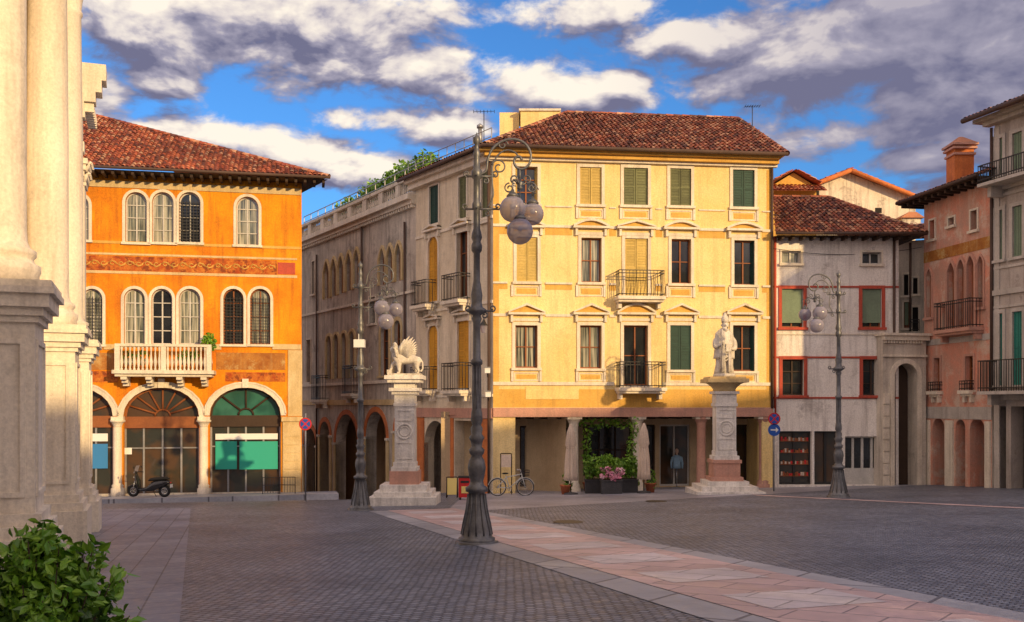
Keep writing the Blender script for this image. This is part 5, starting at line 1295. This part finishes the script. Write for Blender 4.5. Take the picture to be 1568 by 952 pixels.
# =============== WORLD
w=bpy.data.worlds.new('World'); bpy.context.scene.world=w; w.use_nodes=True; nt=w.node_tree; q=N(nt)
bg=nt.nodes['Background']
ELEV=13.0; ROT=144.0
sky=nt.nodes.new('ShaderNodeTexSky'); sky.sky_type='NISHITA'; sky.sun_disc=False; sky.sun_elevation=math.radians(ELEV); sky.sun_rotation=math.radians(ROT)
sky.air_density=1.0; sky.dust_density=.3; sky.ozone_density=2.5
tc=nt.nodes.new('ShaderNodeTexCoord').outputs['Generated']
sx=nt.nodes.new('ShaderNodeSeparateXYZ'); nt.links.new(tc,sx.inputs[0])
X,Y,Z=sx.outputs
azn=q.m('ARCTAN2',X,Y); eln=q.m('ARCSINE',Z)
blobs=[(210,45,130,42,1),(340,55,160,50,1.05),(480,66,150,64,1.15),(600,95,110,42,1),(245,125,50,20,.95),(165,150,45,28,.95),
(340,208,120,26,1),(460,236,120,28,1),(580,262,90,24,.9),(560,182,90,20,.8),(690,200,70,24,.8),(850,145,100,28,1),(960,125,45,18,.85),(880,18,140,28,.7),
(1130,48,140,44,.95),(1300,78,250,68,1.15),(1180,118,150,36,.95),(1480,112,180,84,1.15),(1390,195,190,28,.9),(1400,240,70,20,.75)]
n2=None
def dens(du,dv,det,first):
    global n2
    a=q.m('ADD',azn,du) if du else azn; e=q.m('ADD',eln,dv) if dv else eln
    cv=nt.nodes.new('ShaderNodeCombineXYZ'); q.set(cv.inputs[0],q.m('MULTIPLY',a,7.5)); q.set(cv.inputs[1],q.m('MULTIPLY',e,14.0)); cv.inputs[2].default_value=3.7
    n=q.noise(cv.outputs[0],1.5,det,.58,.2)
    if first: n2=q.noise(cv.outputs[0],.5,2,.5)
    tot=None
    for (px,py,rx,ry,amp) in blobs:
        ba=math.atan2(px-CX,FX); be=math.asin((CY-py)/math.sqrt(FX*FX+(px-CX)**2+(CY-py)**2))
        x=q.m('MULTIPLY_ADD',a,FX/rx,-ba*FX/rx); y=q.m('MULTIPLY_ADD',e,FX/ry,-be*FX/ry)
        xx=q.m('MULTIPLY_ADD',x,x,-math.log(amp)/.75)
        d2=q.m('MULTIPLY_ADD',y,y,xx)
        tot=d2 if tot is None else q.m('MINIMUM',tot,d2)
    tot=q.m('MULTIPLY',q.m('EXPONENT',q.m('MULTIPLY',tot,-.65)),.72)
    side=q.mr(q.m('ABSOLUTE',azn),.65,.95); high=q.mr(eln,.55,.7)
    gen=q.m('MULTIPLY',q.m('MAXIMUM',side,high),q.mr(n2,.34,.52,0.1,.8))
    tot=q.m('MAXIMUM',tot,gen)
    return q.m('ADD',tot,q.m('MULTIPLY_ADD',n,2.1,-1.05))
d0_=dens(0,0,7,True); d1_=dens(.006,.020,4,False)
mask=q.mr(d0_,.10,.46,0,1,True)
lit=q.m('MULTIPLY_ADD',q.m('SUBTRACT',d0_,d1_),1.5,.38,clamp=True)
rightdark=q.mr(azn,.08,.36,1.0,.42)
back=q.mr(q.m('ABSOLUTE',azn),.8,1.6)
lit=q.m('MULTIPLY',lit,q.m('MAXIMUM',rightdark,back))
cc=nt.nodes.new('ShaderNodeValToRGB'); el=cc.color_ramp.elements
el[0].position=.0; el[0].color=(1.15,1.15,1.85,1); el[1].position=1.0; el[1].color=(7.0,6.3,5.4,1)
e2=el.new(.35); e2.color=(2.5,2.35,3.0,1); e3=el.new(.62); e3.color=(5.0,4.5,4.4,1)
nt.links.new(lit,cc.inputs[0])
ccol=q.mix(back,cc.outputs[0],q.mix(1.0,cc.outputs[0],(2.5,2.15,1.75),'MULTIPLY'))  # unseen clouds behind the camera brightened and warmed, added as facade fill light
skyt=q.mix(1.0,sky.outputs[0],(.40,.78,1.22),'MULTIPLY')
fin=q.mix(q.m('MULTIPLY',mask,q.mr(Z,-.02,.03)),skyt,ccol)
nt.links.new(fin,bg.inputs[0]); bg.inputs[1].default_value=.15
# SUN
sl=bpy.data.lights.new('sun','SUN'); sl.energy=4.3; sl.angle=math.radians(.6); sl.color=(1,.69,.33)
so=bpy.data.objects.new('sun',sl); bpy.context.scene.collection.objects.link(so)
e=math.radians(ELEV); sd=Vector((SH.x*math.cos(e),SH.y*math.cos(e),math.sin(e)))
so.rotation_euler=(-sd).to_track_quat('-Z','Y').to_euler(); so.location=sd*60
# CAMERA
cd=bpy.data.cameras.new('camera'); cam=bpy.data.objects.new('camera',cd); bpy.context.scene.collection.objects.link(cam)
cam.location=(0,0,CZ); cam.rotation_euler=(math.radians(90),0,0)
cd.sensor_width=36; cd.lens=36*FX/1568; cd.shift_y=(CY-476)/1568; cd.clip_end=3000; cd.clip_start=.1
sc=bpy.context.scene; sc.camera=cam
sc.view_settings.view_transform='Standard'; sc.view_settings.look='None'; sc.view_settings.exposure=0
